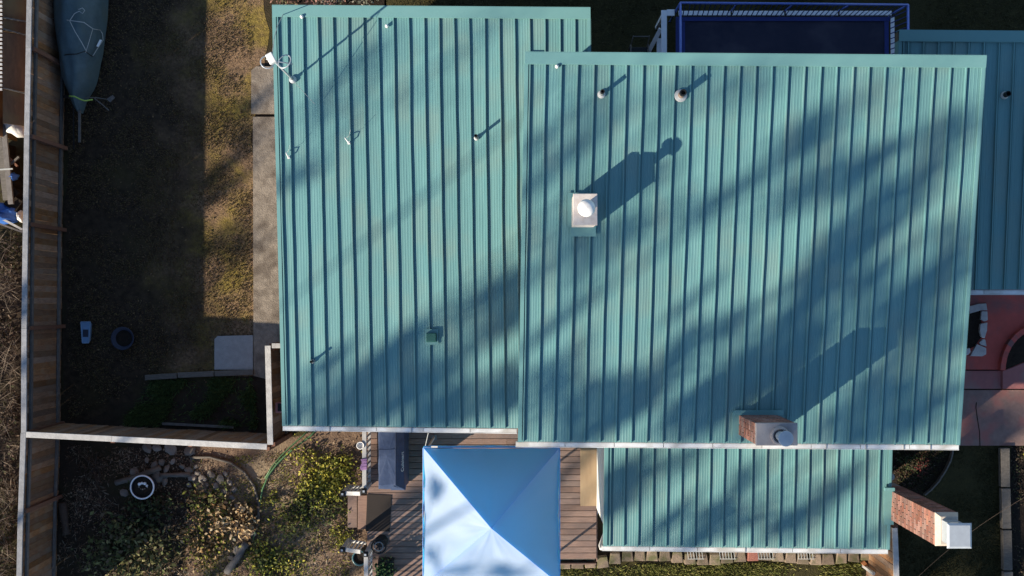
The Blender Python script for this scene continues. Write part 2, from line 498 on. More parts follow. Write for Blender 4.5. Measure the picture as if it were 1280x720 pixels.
def blades(base, h, palette, lean=0.6, w=0.012, r=None, jitter=0.3):
    r = r or rng
    n = len(base)
    ang = r.uniform(0, 2 * math.pi, n)
    hh = r.uniform(h[0], h[1], n)
    l = r.uniform(0.2, 1.0, n) * lean
    tip = base + np.stack([np.cos(ang) * hh * l, np.sin(ang) * hh * l, hh * np.sqrt(np.maximum(0.05, 1 - l * l))], axis=1)
    side = np.stack([-np.sin(ang), np.cos(ang), np.zeros(n)], axis=1) * w
    v = np.stack([base - side, base + side, tip], axis=1).reshape(-1, 3)
    f = np.arange(3 * n).reshape(-1, 3)
    pal = np.asarray(palette)
    t = pal[r.integers(0, len(pal), n)] * r.uniform(1 - jitter, 1 + jitter, (n, 1))
    t = np.concatenate([t, np.ones((n, 1))], axis=1)
    t = np.repeat(t, 3, axis=0)
    return v, f, t

def scatter_pts(px_poly, n, z=(0.01, 0.04), clump=0.0, cscale=1.2, seed=0):
    P = [at(p[0], p[1], 0) for p in px_poly]
    poly = [(p.x, p.y) for p in P]
    xs = [p[0] for p in poly]; ys = [p[1] for p in poly]
    r = np.random.default_rng(seed)
    out = []
    tot = 0
    while tot < n:
        k = n * 2
        x = r.uniform(min(xs), max(xs), k); y = r.uniform(min(ys), max(ys), k)
        ok = in_poly(x, y, poly)
        x, y = x[ok], y[ok]
        if clump:
            d = np.array([noise.noise((a * cscale, b * cscale, seed * 3.1)) for a, b in zip(x, y)])
            keep = r.uniform(0, 1, len(x)) < np.clip(0.5 + d * clump * 2.2, 0.02, 1)
            x, y = x[keep], y[keep]
        out.append(np.stack([x, y, r.uniform(z[0], z[1], len(x))], axis=1))
        tot += len(x)
    return np.concatenate(out)[:n]

def stuff(name, vft_list, label, cat, mat=None):
    vs, fs, ts = [], [], []
    b = 0
    for v, f, t in vft_list:
        vs.append(v); ts.append(t)
        fs += (f + b).tolist()
        b += len(v)
    me = tinted_mesh(name, np.concatenate(vs), fs, np.concatenate(ts), mat or M['leaf'])
    o = bpy.data.objects.new(name, me)
    C.objects.link(o)
    return tag(o, label, cat, kind='stuff')

# ================================================================== THE SETTING
def sheet(name, px, z, mat, thick=0.0, zc=None):
    pts = [at(p[0], p[1], z) for p in px]
    mb = MB()
    if thick:
        mb.poly([(p.x, p.y) for p in pts], z - thick, z)
    else:
        a = sum(pts[i].x * pts[(i + 1) % len(pts)].y - pts[(i + 1) % len(pts)].x * pts[i].y for i in range(len(pts)))
        if a < 0:
            pts = pts[::-1]
        mb.add(pts, [tuple(range(len(pts)))])
    o = mb.build(name, mat)
    o['kind'] = 'structure'
    return o

def wavy(px, amp=3.0, step=18, seed=1):
    """outline with an uneven edge"""
    out = []
    for i in range(len(px)):
        a, b = px[i], px[(i + 1) % len(px)]
        L = math.hypot(b[0] - a[0], b[1] - a[1])
        k = max(1, int(L / step))
        for j in range(k):
            t = j / k
            x = a[0] + (b[0] - a[0]) * t; y = a[1] + (b[1] - a[1]) * t
            n1 = noise.noise((x * 0.03, y * 0.03, seed)); n2 = noise.noise((x * 0.03, y * 0.03, seed + 9))
            out.append((x + n1 * amp * 2, y + n2 * amp * 2))
    return out

g = MB().add([(-150, -150, 0), (150, -150, 0), (150, 150, 0), (-150, 150, 0)], [(0, 1, 2, 3)]).build('ground', M['ground'])
g['kind'] = 'structure'
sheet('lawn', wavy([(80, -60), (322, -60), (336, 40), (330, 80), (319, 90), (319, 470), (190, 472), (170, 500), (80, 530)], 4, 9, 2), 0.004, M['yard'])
sheet('lawn', wavy([(480, -80), (1420, -80), (1420, 60), (1100, 80), (480, 80)], 4, 22, 3), 0.004, M['lawn'])
sheet('lawn', wavy([(1120, 556), (1252, 556), (1256, 760), (1120, 760)], 2, 20, 4), 0.004, M['lawn'])
sheet('lawn', wavy([(690, 702), (1084, 702), (1084, 800), (690, 800)], 3, 20, 5), 0.004, M['lawn'])
sheet('garden_soil', wavy([(345, -40), (482, -40), (482, 30), (345, 30)], 3, 15, 6), 0.004, M['soil'])
sheet('garden_soil', wavy([(1115, 556), (1192, 556), (1188, 580), (1172, 602), (1150, 620), (1115, 622)], 1.5, 12, 7), 0.008, M['soil'])
sheet('garden_dirt', wavy([(240, 548), (300, 552), (470, 535), (470, 780), (215, 780), (240, 640)], 8, 18, 8), 0.004, M['mulch'])
sheet('garden_soil', wavy([(1264, 556), (1420, 556), (1420, 780), (1264, 780)], 2, 15, 9), 0.006, M['soil'])

walk = sheet('walkway', [(316, 146), (348, 146), (352, 478), (317, 470)], 0.06, M['concrete'], 0.1)
sheet('walkway', [(314, 88), (320, 83), (346, 83), (346, 142), (314, 142)], 0.075, M['concrete'], 0.1)
sheet('paving_slab', [(268, 424), (272, 420), (316, 419), (316, 462), (268, 462)], 0.05, M['slab'], 0.06)

# red painted patio beside the house on the right
sheet('patio', [(1170, 340), (1420, 340), (1420, 462), (1170, 462)], 0.16, M['red'], 0.2)
sheet('patio_step', [(1190, 463.5), (1252, 463.5), (1252, 486), (1190, 486)], 0.11, M['redlight'], 0.15)
sheet('patio_step', [(1253.5, 464), (1300, 446), (1420, 446), (1420, 486), (1253.5, 486)], 0.19, M['redlight'], 0.22)
sheet('patio_slab', [(1180, 487.5), (1420, 487.5), (1420, 557), (1180, 557)], 0.07, M['redconcrete'], 0.1)

# ================================================================== THE HOUSE
house = thing('house', at(640, 378, 0), 'single storey house with teal standing seam metal roofs and white gutters', 'house')

def lerp(a, b, t):
    return a + (b - a) * t

def roof(px, z_top, z_bot, ribs, seed, flash=0.2, rake=(True, True), gutter=None, lab=None):
    """px: top-left, top-right, bottom-left, bottom-right pixels. ribs: distances in metres from the left edge."""
    A, B = at(*px[0], z_top), at(*px[1], z_top)
    Cc, D = at(*px[2], z_bot), at(*px[3], z_bot)
    W = (B - A).length
    Lr = (Cc - A).length
    nrm = (Cc - A).cross(B - A).normalized()
    if nrm.z < 0: nrm = -nrm
    across = (B - A).normalized()
    # sheathing under the metal
    mb = MB()
    dn = Vector((0, 0, -0.026))
    th = Vector((0, 0, -0.16))
    mb.hexa([Cc + dn + th, D + dn + th, B + dn + th, A + dn + th], [Cc + dn, D + dn, B + dn, A + dn])
    deck = mb.build('roof', M['deckmetal'], house)
    if lab: deck['label'] = lab
    # panels
    us = [0.0] + [r / W for r in ribs] + [1.0]
    H = 0.043
    nt = 30
    for i in range(len(us) - 1):
        u0, u1 = us[i], us[i + 1]
        w = (u1 - u0) * W
        prof = []
        if i > 0:
            prof += [(0.0, -0.004, 0), (0.002, H, 0), (0.023, H, 0), (0.025, -0.010, 0), (0.058, -0.010, 0), (0.062, 0.0, 0)]  # groove right of each rib, added to deepen the rib shadow
        else:
            prof += [(0.0, 0.0, 0)]
        k = 4 if w > 0.2 else 2
        for j in range(k):
            s0 = 0.075 + (w - 0.085) * (j + 0.5) / k
            if s0 < 0.074 or s0 > w - 0.012: continue
            prof += [(s0 - 0.010, 0, 1), (s0 - 0.005, 0.0026, 1), (s0 + 0.005, 0.0026, 1), (s0 + 0.010, 0, 1)]
        prof.append((w, 0.0, 1))
        vs, fs = [], []
        n = len(prof)
        for a in range(nt + 1):
            t = a / nt
            for s, h, pan in prof:
                fr = s / w
                u = u0 + (u1 - u0) * fr
                p = lerp(lerp(A, B, u), lerp(Cc, D, u), t)
                wob0 = noise.noise((i * 7.3 + seed, t * Lr * 0.55, 0)) * 0.012 + noise.noise((i * 3.3 + seed, t * Lr * 1.7, 5)) * 0.006
                wob1 = noise.noise(((i + 1) * 7.3 + seed, t * Lr * 0.55, 0)) * 0.012 + noise.noise(((i + 1) * 3.3 + seed, t * Lr * 1.7, 5)) * 0.006
                if i == 0: wob0 = 0
                if i == len(us) - 2: wob1 = 0
                can = noise.noise((i * 5.1 + seed, t * Lr * 0.9, 11 + fr)) * 0.006 * math.sin(math.pi * fr) if 0.22 < fr < 0.98 else 0
                vs.append(p + across * (wob0 * (1 - fr) + wob1 * fr) + nrm * (h + can))
        for a in range(nt):
            for b in range(n - 1):
                fs.append((a * n + b, (a + 1) * n + b, (a + 1) * n + b + 1, a * n + b + 1))
        MB().add(vs, fs).build('panel', M['roof'], deck)
    # flashing along the top
    if flash:
        d = (Cc - A).normalized(); d2 = (D - B).normalized()
        up = nrm * (H + 0.006)
        e = across * 0.012
        mb = MB()
        a0, b0 = A - d * 0.01 - e + up, B - d2 * 0.01 + e + up
        a1, b1 = A + d * flash - e + up, B + d2 * flash + e + up
        mb.hexa([a1, b1, b0, a0], [a1 + nrm * 0.006, b1 + nrm * 0.006, b0 + nrm * 0.006, a0 + nrm * 0.006])
        mb.hexa([a0 - d * 0.014 - Vector((0, 0, 0.16)), b0 - d2 * 0.014 - Vector((0, 0, 0.16)), b0 - Vector((0, 0, 0.16)), a0 - Vector((0, 0, 0.16))],
                [a0 - d * 0.014 + nrm * 0.004, b0 - d2 * 0.014 + nrm * 0.004, b0 + nrm * 0.004, a0 + nrm * 0.004])
        mb.build('ridge_flashing', M['trim'], deck)
        MB().bar(lerp(a1, a1 + up, 0) - nrm * 0.018, b1 - nrm * 0.018, 0.02, 0.034, up=nrm).build('closure_strip', M['trim'], deck)
    for k, (P0, P1, s) in enumerate(((A, Cc, -1), (B, D, 1))):
        if not rake[k]: continue
        o = across * (s * 0.008)
        i_ = across * (-s * 0.055)
        dn2 = Vector((0, 0, -0.15))
        mb = MB()
        f0 = P0 + (P1 - P0).normalized() * (flash - 0.004)
        mb.hexa([P1 + i_ + nrm * 0.020, P1 + o + nrm * 0.020, f0 + o + nrm * 0.020, f0 + i_ + nrm * 0.020],
                [P1 + i_ + nrm * 0.034, P1 + o + nrm * 0.034, f0 + o + nrm * 0.034, f0 + i_ + nrm * 0.034])
        q = across * (s * 0.02)
        mb.hexa([P1 + o * 1.1 + dn2, P1 + q + dn2, f0 + q + dn2, f0 + o * 1.1 + dn2],
                [P1 + o * 1.1 + nrm * 0.03, P1 + q + nrm * 0.03, f0 + q + nrm * 0.03, f0 + o * 1.1 + nrm * 0.03])
        mb.build('rake_trim', M['trim'], deck)
    if gutter:
        g0, g1, joints = gutter
        out = (Cc - A); out.z = 0; out.normalize()
        e0, e1 = Cc - across * g0, D + across * g1
        zt = Vector((0, 0, -0.02))
        prof = [(0.000, 0.0), (0.002, -0.085), (0.070, -0.085), (0.086, 0.004), (0.098, 0.004), (0.098, -0.014), (0.088, -0.016),
                (0.076, -0.098), (-0.006, -0.098), (-0.006, 0.0)]
        mb = MB()
        n = len(prof)
        vs = []
        for e in (e0, e1):
            for o_, h in prof:
                vs.append(e + zt + out * (o_ + 0.012) + Vector((0, 0, h)))
        fs = [(k, (k + 1) % n, n + (k + 1) % n, n + k) for k in range(n)]
        mb.add(vs, fs)
        for e, sg in ((e0, 1), (e1, -1)):
            q = across * 0.004 * sg
            mb.hexa([e + zt + out * 0.01 + Vector((0, 0, -0.09)), e + zt + out * 0.1 + Vector((0, 0, -0.09)), e + q + zt + out * 0.1 + Vector((0, 0, -0.09)), e + q + zt + out * 0.01 + Vector((0, 0, -0.09))],
                    [e + zt + out * 0.01, e + zt + out * 0.11, e + q + zt + out * 0.11, e + q + zt + out * 0.01])
        go = mb.build('gutter', M['white'], deck)
        jn = max(3, int((e1 - e0).length / 0.9))
        # leaf guard strip in the trough, in lengths
        for k in range(jn):
            a_, b_ = lerp(e0, e1, k / jn) + across * 0.006, lerp(e0, e1, (k + 1) / jn) - across * 0.006
            zz = zt + Vector((0, 0, -0.006 - 0.003 * random.random()))
            m2 = MB()
            m2.hexa([a_ + out * 0.016 + zz, a_ + out * 0.092 + zz, b_ + out * 0.092 + zz, b_ + out * 0.016 + zz],
                    [a_ + out * 0.016 + zz + Vector((0, 0, 0.01)), a_ + out * 0.092 + zz + Vector((0, 0, 0.014)), b_ + out * 0.092 + zz + Vector((0, 0, 0.014)), b_ + out * 0.016 + zz + Vector((0, 0, 0.01))])
            m2.build('gutter_guard', M['white'], deck)
        for j in joints:
            p = lerp(e0, e1, j) + zt + out * 0.06 + Vector((0, 0, 0.010))
            MB().box(p, (0.022, 0.098, 0.012), rz=math.atan2(across.y, across.x)).build('gutter_bracket', M['seam'], deck)
    return dict(A=A, B=B, C=Cc, D=D, n=nrm, across=across, deck=deck, W=W, L=Lr)

def ribset(first, W, pitch=0.3048):
    out = list(first)
    while out[-1] + pitch < W - 0.06:
        out.append(out[-1] + pitch)
    return out

def wpx(px, z):
    return (at(*px[1], z) - at(*px[0], z)).length

LRp = [(341.5, 8), (737, 11), (354.3, 532), (742, 536.5)]
LR = roof(LRp, 4.51, 3.43, ribset([0.075, 0.27], wpx(LRp, 4.51)), 1, gutter=(0.02, -1.62, (0.2, 0.55)),
          lab='lower teal roof with antenna and pipe vents')
RRp = [(657, 66.5), (1231, 71), (648.6, 552), (1198, 555.8)]
RR = roof(RRp, 5.79, 5.07, ribset([0.075, 0.36], wpx(RRp, 5.79)), 2, gutter=(0.06, 0.02, (0.70, 0.79, 0.875, 0.935)),
          lab='highest teal roof carrying the white flue box')
SRp = [(757.5, 538), (1114.5, 540), (755.5, 682.5), (1110.5, 686.5)]
SR = roof(SRp, 3.02, 2.76, ribset([0.10, 0.40], wpx(SRp, 3.02)), 3, flash=0.03, gutter=(0.05, 0.0, (0.5,)),
          lab='small low teal roof beside the brick chimney')
BRp = [(1123.5, 39), (1420, 41.5), (1117, 362), (1400, 362)]
BR = roof(BRp, 4.45, 3.86, ribset([0.075, 0.18], wpx(BRp, 4.45)), 4, gutter=(0.0, 0.0, ()),
          lab='shaded blue-looking teal roof behind the highest roof')

def walls(Rf, inset, base=0.0, m='darksiding'):
    A, B, Cc, D = Rf['A'], Rf['B'], Rf['C'], Rf['D']
    ac = Rf['across']; dn = (Cc - A); dn.z = 0; dn.normalize()
    l, r, t, b = inset
    def drop(p, k):
        fr = k / Rf['L']
        return p
    pts = [Cc + ac * l - dn * b, D - ac * r - dn * b, B - ac * r + dn * t, A + ac * l + dn * t]
    slope = (Cc.z - A.z) / Rf['L']
    zs = [Cc.z - slope * b, D.z - slope * b, B.z + slope * t, A.z + slope * t]
    mb = MB()
    mb.hexa([Vector((p.x, p.y, base)) for p in pts], [Vector((p.x, p.y, z - 0.175)) for p, z in zip(pts, zs)])
    return mb.build('wall', M[m], house)
walls(LR, (0.35, 1.45, 0.4, 0.5))
walls(RR, (0.12, 0.35, 0.4, 0.5))
walls(SR, (0.025, 0.18, 0.02, 0.35), m='siding')
walls(BR, (0.3, 0.3, 0.4, 0.4))

def on_roof(Rf, px, py):
    """point of a roof plane seen at a pixel"""
    o = Vector((0, 0, CAMZ)); p = at(px, py, 0)
    d = p - o
    t = (Rf['A'] - o).dot(Rf['n']) / d.dot(Rf['n'])
    return o + d * t

# ---- white flue box on the highest roof
def boxflue():
    base = on_roof(RR, 728.5, 263)
    zt = base.z + 0.72
    P = [at(717.5, 280.5, zt), at(745.8, 280.5, zt), at(745.8, 243, zt), at(717.5, 243, zt)]
    mb = MB()
    mb.hexa([Vector((p.x, p.y, base.z - 0.15)) for p in P], [Vector((p.x, p.y, zt - 0.05)) for p in P])
    fl = mb.build('flue_box', M['stainwhite'], house, bevel=0.006)
    c = sum(P, Vector()) / 4
    mb = MB()
    w, h = (P[1] - P[0]).length + 0.03, (P[2] - P[1]).length + 0.03
    mb.box((c.x, c.y, zt - 0.024), (w, h, 0.05))
    mb.build('flue_lid', M['stainwhite'], fl, bevel=0.008)
    cc = at(731.5, 262, zt)
    MB().lathe((cc.x, cc.y, zt), [(0.11, 0.0), (0.10, 0.04), (0.085, 0.06), (0.085, 0.24), (0.12, 0.25), (0.155, 0.27), (0.16, 0.30), (0.13, 0.34), (0.07, 0.365), (0.001, 0.372)], 28).build('flue_cap', M['whitemetal'], fl, smooth=True)
    # apron of flashing below the box and collar round it
    q = [on_roof(RR, x, y) + RR['n'] * 0.05 for x, y in ((713.5, 295.5), (744.5, 295.5), (744.5, 282), (713.5, 282))]
    MB().hexa(q, [p + RR['n'] * 0.012 for p in q]).build('apron_flashing', M['trim'], fl)
    q = [on_roof(RR, x, y) + RR['n'] * 0.036 for x, y in ((709.5, 284), (746, 284), (746, 241), (709.5, 241))]
    MB().hexa(q, [p + RR['n'] * 0.010 for p in q]).build('base_flashing', M['trim'], fl)
boxflue()

# ---- brick chimneys
def chimney(P, z0, z1, zvis, label, course=0.1, blen=0.21):
    """P: plan corners, counter-clockwise from the lower left"""
    xs = [p.x for p in P]; ys = [p.y for p in P]
    x0, x1 = P[0].x, P[1].x
    y0, y1 = P[0].y, P[2].y
    mb = MB().hexa([Vector((x0 + .012, y0 + .012, z0)), Vector((x1 - .012, y0 + .012, z0)), Vector((x1 - .012, y1 - .012, z0)), Vector((x0 + .012, y1 - .012, z0))],
                   [Vector((x0 + .012, y0 + .012, z1)), Vector((x1 - .012, y0 + .012, z1)), Vector((x1 - .012, y1 - .012, z1)), Vector((x0 + .012, y1 - .012, z1))])
    ch = mb.build('chimney', M['mortar'], house)
    ch['label'] = label
    n = int((z1 - zvis) / course)
    meshes = {}
    rest = MB()
    dep = 0.05
    j = 0.017
    def brick(cx, cy, cz, sx, sy, mesh_only):
        if mesh_only:
            rest.box((cx, cy, cz), (sx, sy, course - j))
            return
        key = (round(sx, 3), round(sy, 3), random.randint(0, 2))
        if key not in meshes:
            meshes[key] = box_mesh('brick', (sx, sy, course - j), M['brick'], 0.004, 0.0015, len(meshes))
        inst('brick', meshes[key], (cx, cy, cz), (random.uniform(-.01, .01), 0, random.uniform(-.012, .012)), ch)
    def run(a, b, k):
        cuts = [a]
        p = a + (blen / 2 if k % 2 else blen)
        while p < b - 0.05:
            cuts.append(p); p += blen
        cuts.append(b)
        return cuts
    for k in range(n):
        cz = z1 - (k + 0.5) * course
        cu = run(y0, y1, k)
        for a, b in zip(cu[:-1], cu[1:]):
            brick(x0 + dep / 2 - 0.002 + random.uniform(-.002, .002), (a + b) / 2, cz, dep, b - a - j, False)
            brick(x1 - dep / 2 + 0.002, (a + b) / 2, cz, dep, b - a - j, True)
        cu = run(x0 + dep, x1 - dep, k + 1)
        for a, b in zip(cu[:-1], cu[1:]):
            brick((a + b) / 2, y1 - dep / 2 + 0.002 + random.uniform(-.002, .002), cz, b - a - j, dep, False)
            brick((a + b) / 2, y0 + dep / 2 - 0.002, cz, b - a - j, dep, True)
    r = rest.build('brick_mass', M['brick'], ch)
    r['kind'] = 'stuff'
    return ch, x0, x1, y0, y1

# chimney through the eave of the highest roof
zt = 6.47
P = [at(945.2, 556.6, zt), at(996.7, 556.6, zt), at(996.7, 529, zt), at(945.2, 529, zt)]
ch, x0, x1, y0, y1 = chimney(P, 3.0, zt - 0.05, 4.95, 'short brick chimney at the eave of the highest roof')
mb = MB()
mb.box(((x0 + x1) / 2, (y0 + y1) / 2, zt - 0.02), (x1 - x0 + 0.012, y1 - y0 + 0.012, 0.06))
mb.build('crown', M['crown'], ch, bevel=0.012)
fc = at(974.5, 544.5, zt + 0.01)
MB().lathe((fc.x, fc.y, zt + 0.008), [(0.17, 0.0), (0.165, 0.05), (0.14, 0.06), (0.125, 0.06), (0.125, 0.02), (0.10, 0.02), (0.10, 0.04)], 28, caps=False).build('flue_collar', M['crown'], ch, smooth=True)
MB().lathe((fc.x, fc.y, zt), [(0.085, 0.03), (0.088, 0.36), (0.075, 0.36), (0.07, 0.05)], 24, caps=False).build('flue_pipe', M['galv'], ch, smooth=True)
MB().lathe((fc.x, fc.y, zt), [(0.128, 0.395), (0.138, 0.40), (0.138, 0.414), (0.125, 0.42), (0.001, 0.424)], 28).build('flue_cap', M['galv'], ch, smooth=True)
for a in (0.4, 2.5, 4.6):
    MB().bar((fc.x + .08 * math.cos(a), fc.y + .08 * math.sin(a), zt + .3), (fc.x + .1 * math.cos(a), fc.y + .1 * math.sin(a), zt + .41), .015, .004).build('cap_bracket', M['galv'], ch)
# flashing at its foot
q = [on_roof(RR, x, y) for x, y in ((915, 549), (925.5, 549), (925.5, 513), (915, 513))]
MB().hexa([p + RR['n'] * 0.038 for p in q], [p + RR['n'] * 0.05 for p in q]).build('side_flashing', M['trim'], ch)
q = [on_roof(RR, x, y) for x, y in ((917, 518), (978, 518), (978, 512), (917, 512))]
MB().hexa([p + RR['n'] * 0.052 for p in q], [p + RR['n'] * 0.08 for p in q]).build('back_flashing', M['trim'], ch)

# tall chimney on the end of the small roof
zt = 5.17
P = [at(1172, 684, zt), at(1201, 684, zt), at(1201, 642, zt), at(1172, 642, zt)]
ch, x0, x1, y0, y1 = chimney(P, 0.0, zt - 0.12, 2.25, 'tall brick chimney on the end wall of the small roof')
cx, cy = (x0 + x1) / 2, (y0 + y1) / 2
mb = MB()
wx, wy = x1 - x0, y1 - y0
mb.hexa([Vector((cx + sx * (wx / 2 + .006), cy + sy * (wy / 2 + .006), zt - .12)) for sx, sy in ((-1, -1), (1, -1), (1, 1), (-1, 1))],
        [Vector((cx + sx * (wx / 2 - .055), cy + sy * (wy / 2 - .055), zt + .01)) for sx, sy in ((-1, -1), (1, -1), (1, 1), (-1, 1))])
mb.build('crown', nmat('pale_mortar_crown', (0.52, 0.45, 0.38), (0.42, 0.36, 0.30), 9, rough=.85, bump=.2), ch, bevel=0.008)
MB().box((cx, cy, zt + .12), (wx - .16, wy - .24, .24)).build('flue_liner', M['galv'], ch)
mb = MB()
cp = at(1199.6, 670, zt + .42)
mb.box((cp.x, cp.y, zt + .40), (.47, .48, .012))
mb.hexa([Vector((cp.x + sx * .235, cp.y + sy * .24, zt + .406)) for sx, sy in ((-1, -1), (1, -1), (1, 1), (-1, 1))],
        [Vector((cp.x + sx * .195, cp.y + sy * .20, zt + .43)) for sx, sy in ((-1, -1), (1, -1), (1, 1), (-1, 1))])
mb.build('chimney_cap', M['galv'], ch, bevel=0.006)
for sx in (-1, 1):
    for sy in (-1, 1):
        MB().bar((cx + sx * (wx / 2 - .1), cy + sy * (wy / 2 - .14), zt + .2), (cp.x + sx * .17, cp.y + sy * .18, zt + .40), .02, .004).build('cap_leg', M['galv'], ch)
q = [on_roof(SR, x, y) + SR['n'] * .04 for x, y in ((1104, 655), (1116, 655), (1116, 608), (1104, 608))]
MB().hexa(q, [p + SR['n'] * 0.012 for p in q]).build('saddle_flashing', M['trim'], ch)
q = [on_roof(SR, x, y) + SR['n'] * .055 for x, y in ((1104, 612), (1116, 612), (1116, 608), (1104, 608))]
MB().hexa(q, [p + SR['n'] * 0.06 for p in q]).build('saddle_upstand', M['trim'], ch)

# ---- pipe vents
def vent(Rf, px, py, r, h, fl, mat, cap=None, name='vent_pipe', flmat='flange'):
    fl *= .88
    b = on_roof(Rf, px, py)
    v = MB().lathe((b.x, b.y, b.z), [(r, -0.02), (r, h), (r * 0.8, h), (r * 0.75, h * 0.4), (0.001, h * 0.4)], 18).build(name, mat, house, smooth=False)
    MB().lathe((b.x, b.y, b.z), [(fl, 0.02), (fl, 0.048), (fl * 0.92, 0.054), (r * 1.35, 0.058), (r * 1.03, 0.085)], 22, caps=False).build('flange', M[flmat], v, smooth=True)
    if cap:
        MB().lathe((b.x, b.y, b.z + h), [(r * 1.02, -0.08), (r * 1.06, -0.08), (r * 1.06, 0.004), (r * 0.7, 0.004), (r * 0.7, -0.06)], 18, caps=False).build('pipe_top', M[cap], v)
    return v
vent(RR, 751.5, 118.5, 0.038, 0.30, 0.085, M['grey'], 'dark')
vent(RR, 850.5, 120, 0.060, 0.31, 0.135, M['copper'], 'dark')
vent(LR, 595.5, 173, 0.030, 0.33, 0.055, M['grey'], 'dark')
vent(LR, 391.5, 451.5, 0.026, 0.24, 0.05, M['dark'], flmat='grey')
vent(BR, 1254.5, 119.5, 0.055, 0.20, 0.088, M['dark'])
for Rf, x, y in ((LR, 484, 33.5), (LR, 378, 22), (RR, 696, 84)):
    b = on_roof(Rf, x, y)
    MB().lathe((b.x, b.y, b.z), [(0.035, 0.03), (0.035, 0.075), (0.02, 0.10), (0.001, 0.105)], 12).build('vent_button', M['whitemetal'], house, smooth=True)
# thin bent cable standoffs
for (x, y), (tx, ty), h in (((436.5, 179), (432, 173), 0.16), ((361.5, 197), (359, 191), 0.14)):
    b = on_roof(LR, x, y); e = on_roof(LR, tx, ty)
    so = MB().tube([b, b + Vector((0, 0, h * .7)), lerp(b, e, .5) + Vector((0, 0, h)), e + Vector((0, 0, h * .55))], 0.012, 6).build('cable_standoff', M['whitemetal'], house, smooth=True)
    MB().box(b + Vector((0, 0, 0.045)), (0.05, 0.06, 0.02)).build('foot_plate', M['whitemetal'], so)
    MB().tube([e + Vector((0, 0, h * .5)), b + Vector((.02, .10, h * 1.2)), b + Vector((.08, .22, h * 2.0))], 0.003, 5).build('whip', M['cord'], so)
# square hood vent
b = on_roof(LR, 539.5, 422)
nn = LR['n']
mb = MB()
mb.hexa([b + Vector((sx * .115, sy * .10, 0)) for sx, sy in ((-1, -1), (1, -1), (1, 1), (-1, 1))],
        [b + Vector((sx * .10, sy * .085 + .01, .14 if sy > 0 else .11)) for sx, sy in ((-1, -1), (1, -1), (1, 1), (-1, 1))])
hv = mb.build('hood_vent', nmat('dark_green_vent', (0.020, 0.095, 0.085), (0.016, 0.080, 0.072), 8, rough=.6), house, bevel=.01)
q = [on_roof(LR, x, y) + nn * .037 for x, y in ((531.5, 430.5), (548, 430.5), (548, 411), (531.5, 411))]
MB().hexa(q, [p + nn * .008 for p in q]).build('vent_flange', M['trim'], hv)
# small butyl patches and flashing strip where the two roofs meet
q = [on_roof(LR, x, y) + nn * .045 for x, y in ((657, 79.5), (680, 79.5), (680, 66), (657, 66))]
MB().hexa(q, [p + nn * .008 for p in q]).build('step_flashing', M['trim'], LR['deck'])

# ---- aerial mast with loop antenna at the corner of the lower roof
b = on_roof(LR, 366.5, 100)
top = at(341.5, 74.5, b.z + 1.75)
an = MB().tube([b, Vector((b.x, b.y, b.z + 1.70))], 0.022, 10).build('antenna_mast', M['galv'], house, smooth=True)
MB().lathe(b, [(0.075, 0.02), (0.075, 0.05), (0.035, 0.07), (0.03, 0.12)], 18, caps=False).build('mast_foot', M['galv'], an, smooth=True)
tz = b.z + 1.70
hd = Vector((b.x, b.y, tz))
mb = MB(); mb.box(hd + Vector((-0.02, 0.0, 0.03)), (0.13, 0.20, 0.10), rz=0.5)
mb.build('amplifier_box', M['whitemetal'], an, bevel=.012)
def ring(c, r, n, nrm_, tr):
    n_ = Vector(nrm_).normalized(); s = n_.orthogonal().normalized(); u = n_.cross(s)
    return MB().tube([Vector(c) + (s * math.cos(k * 2 * math.pi / n) + u * math.sin(k * 2 * math.pi / n)) * r for k in range(n + 1)], tr, 6)
ring(hd + Vector((-0.10, -0.06, 0.0)), 0.12, 24, (0.3, 0.2, 1), 0.012).build('antenna_loop', M['galv'], an, smooth=True)
ring(hd + Vector((0.20, -0.02, -0.1)), 0.135, 24, (-0.4, 0.3, 1), 0.012).build('antenna_loop', M['galv'], an, smooth=True)
MB().tube([hd + Vector((-.12, .0, 0)), hd + Vector((.05, -.03, -.02)), hd + Vector((.34, -.06, -.14))], 0.012, 6).build('antenna_boom', M['galv'], an, smooth=True)
MB().tube([hd + Vector((0, .12, 0)), hd + Vector((-.05, .45, -.3)), hd + Vector((-.12, .9, -.9)), hd + Vector((-.18, 1.5, -1.85))], 0.008, 5).build('antenna_cable', M['cord'], an)
MB().tube([Vector((b.x, b.y, b.z + 1.2)), b + Vector((0.45, -0.5, 0.05))], 0.005, 5).build('guy_wire', M['cord'], an)

# downspout at the small roof corner
e = SR['C']
mb = MB()
mb.tube([e + Vector((-.06, -.08, -.1)), e + Vector((-.07, -.06, -.25)), e + Vector((.10, .28, -.5)), e + Vector((.10, .28, -e.z + .1)), e + Vector((.05, .1, -e.z + .06))], .04, 8)
mb.build('downspout', M['white'], SR['deck'], smooth=True)

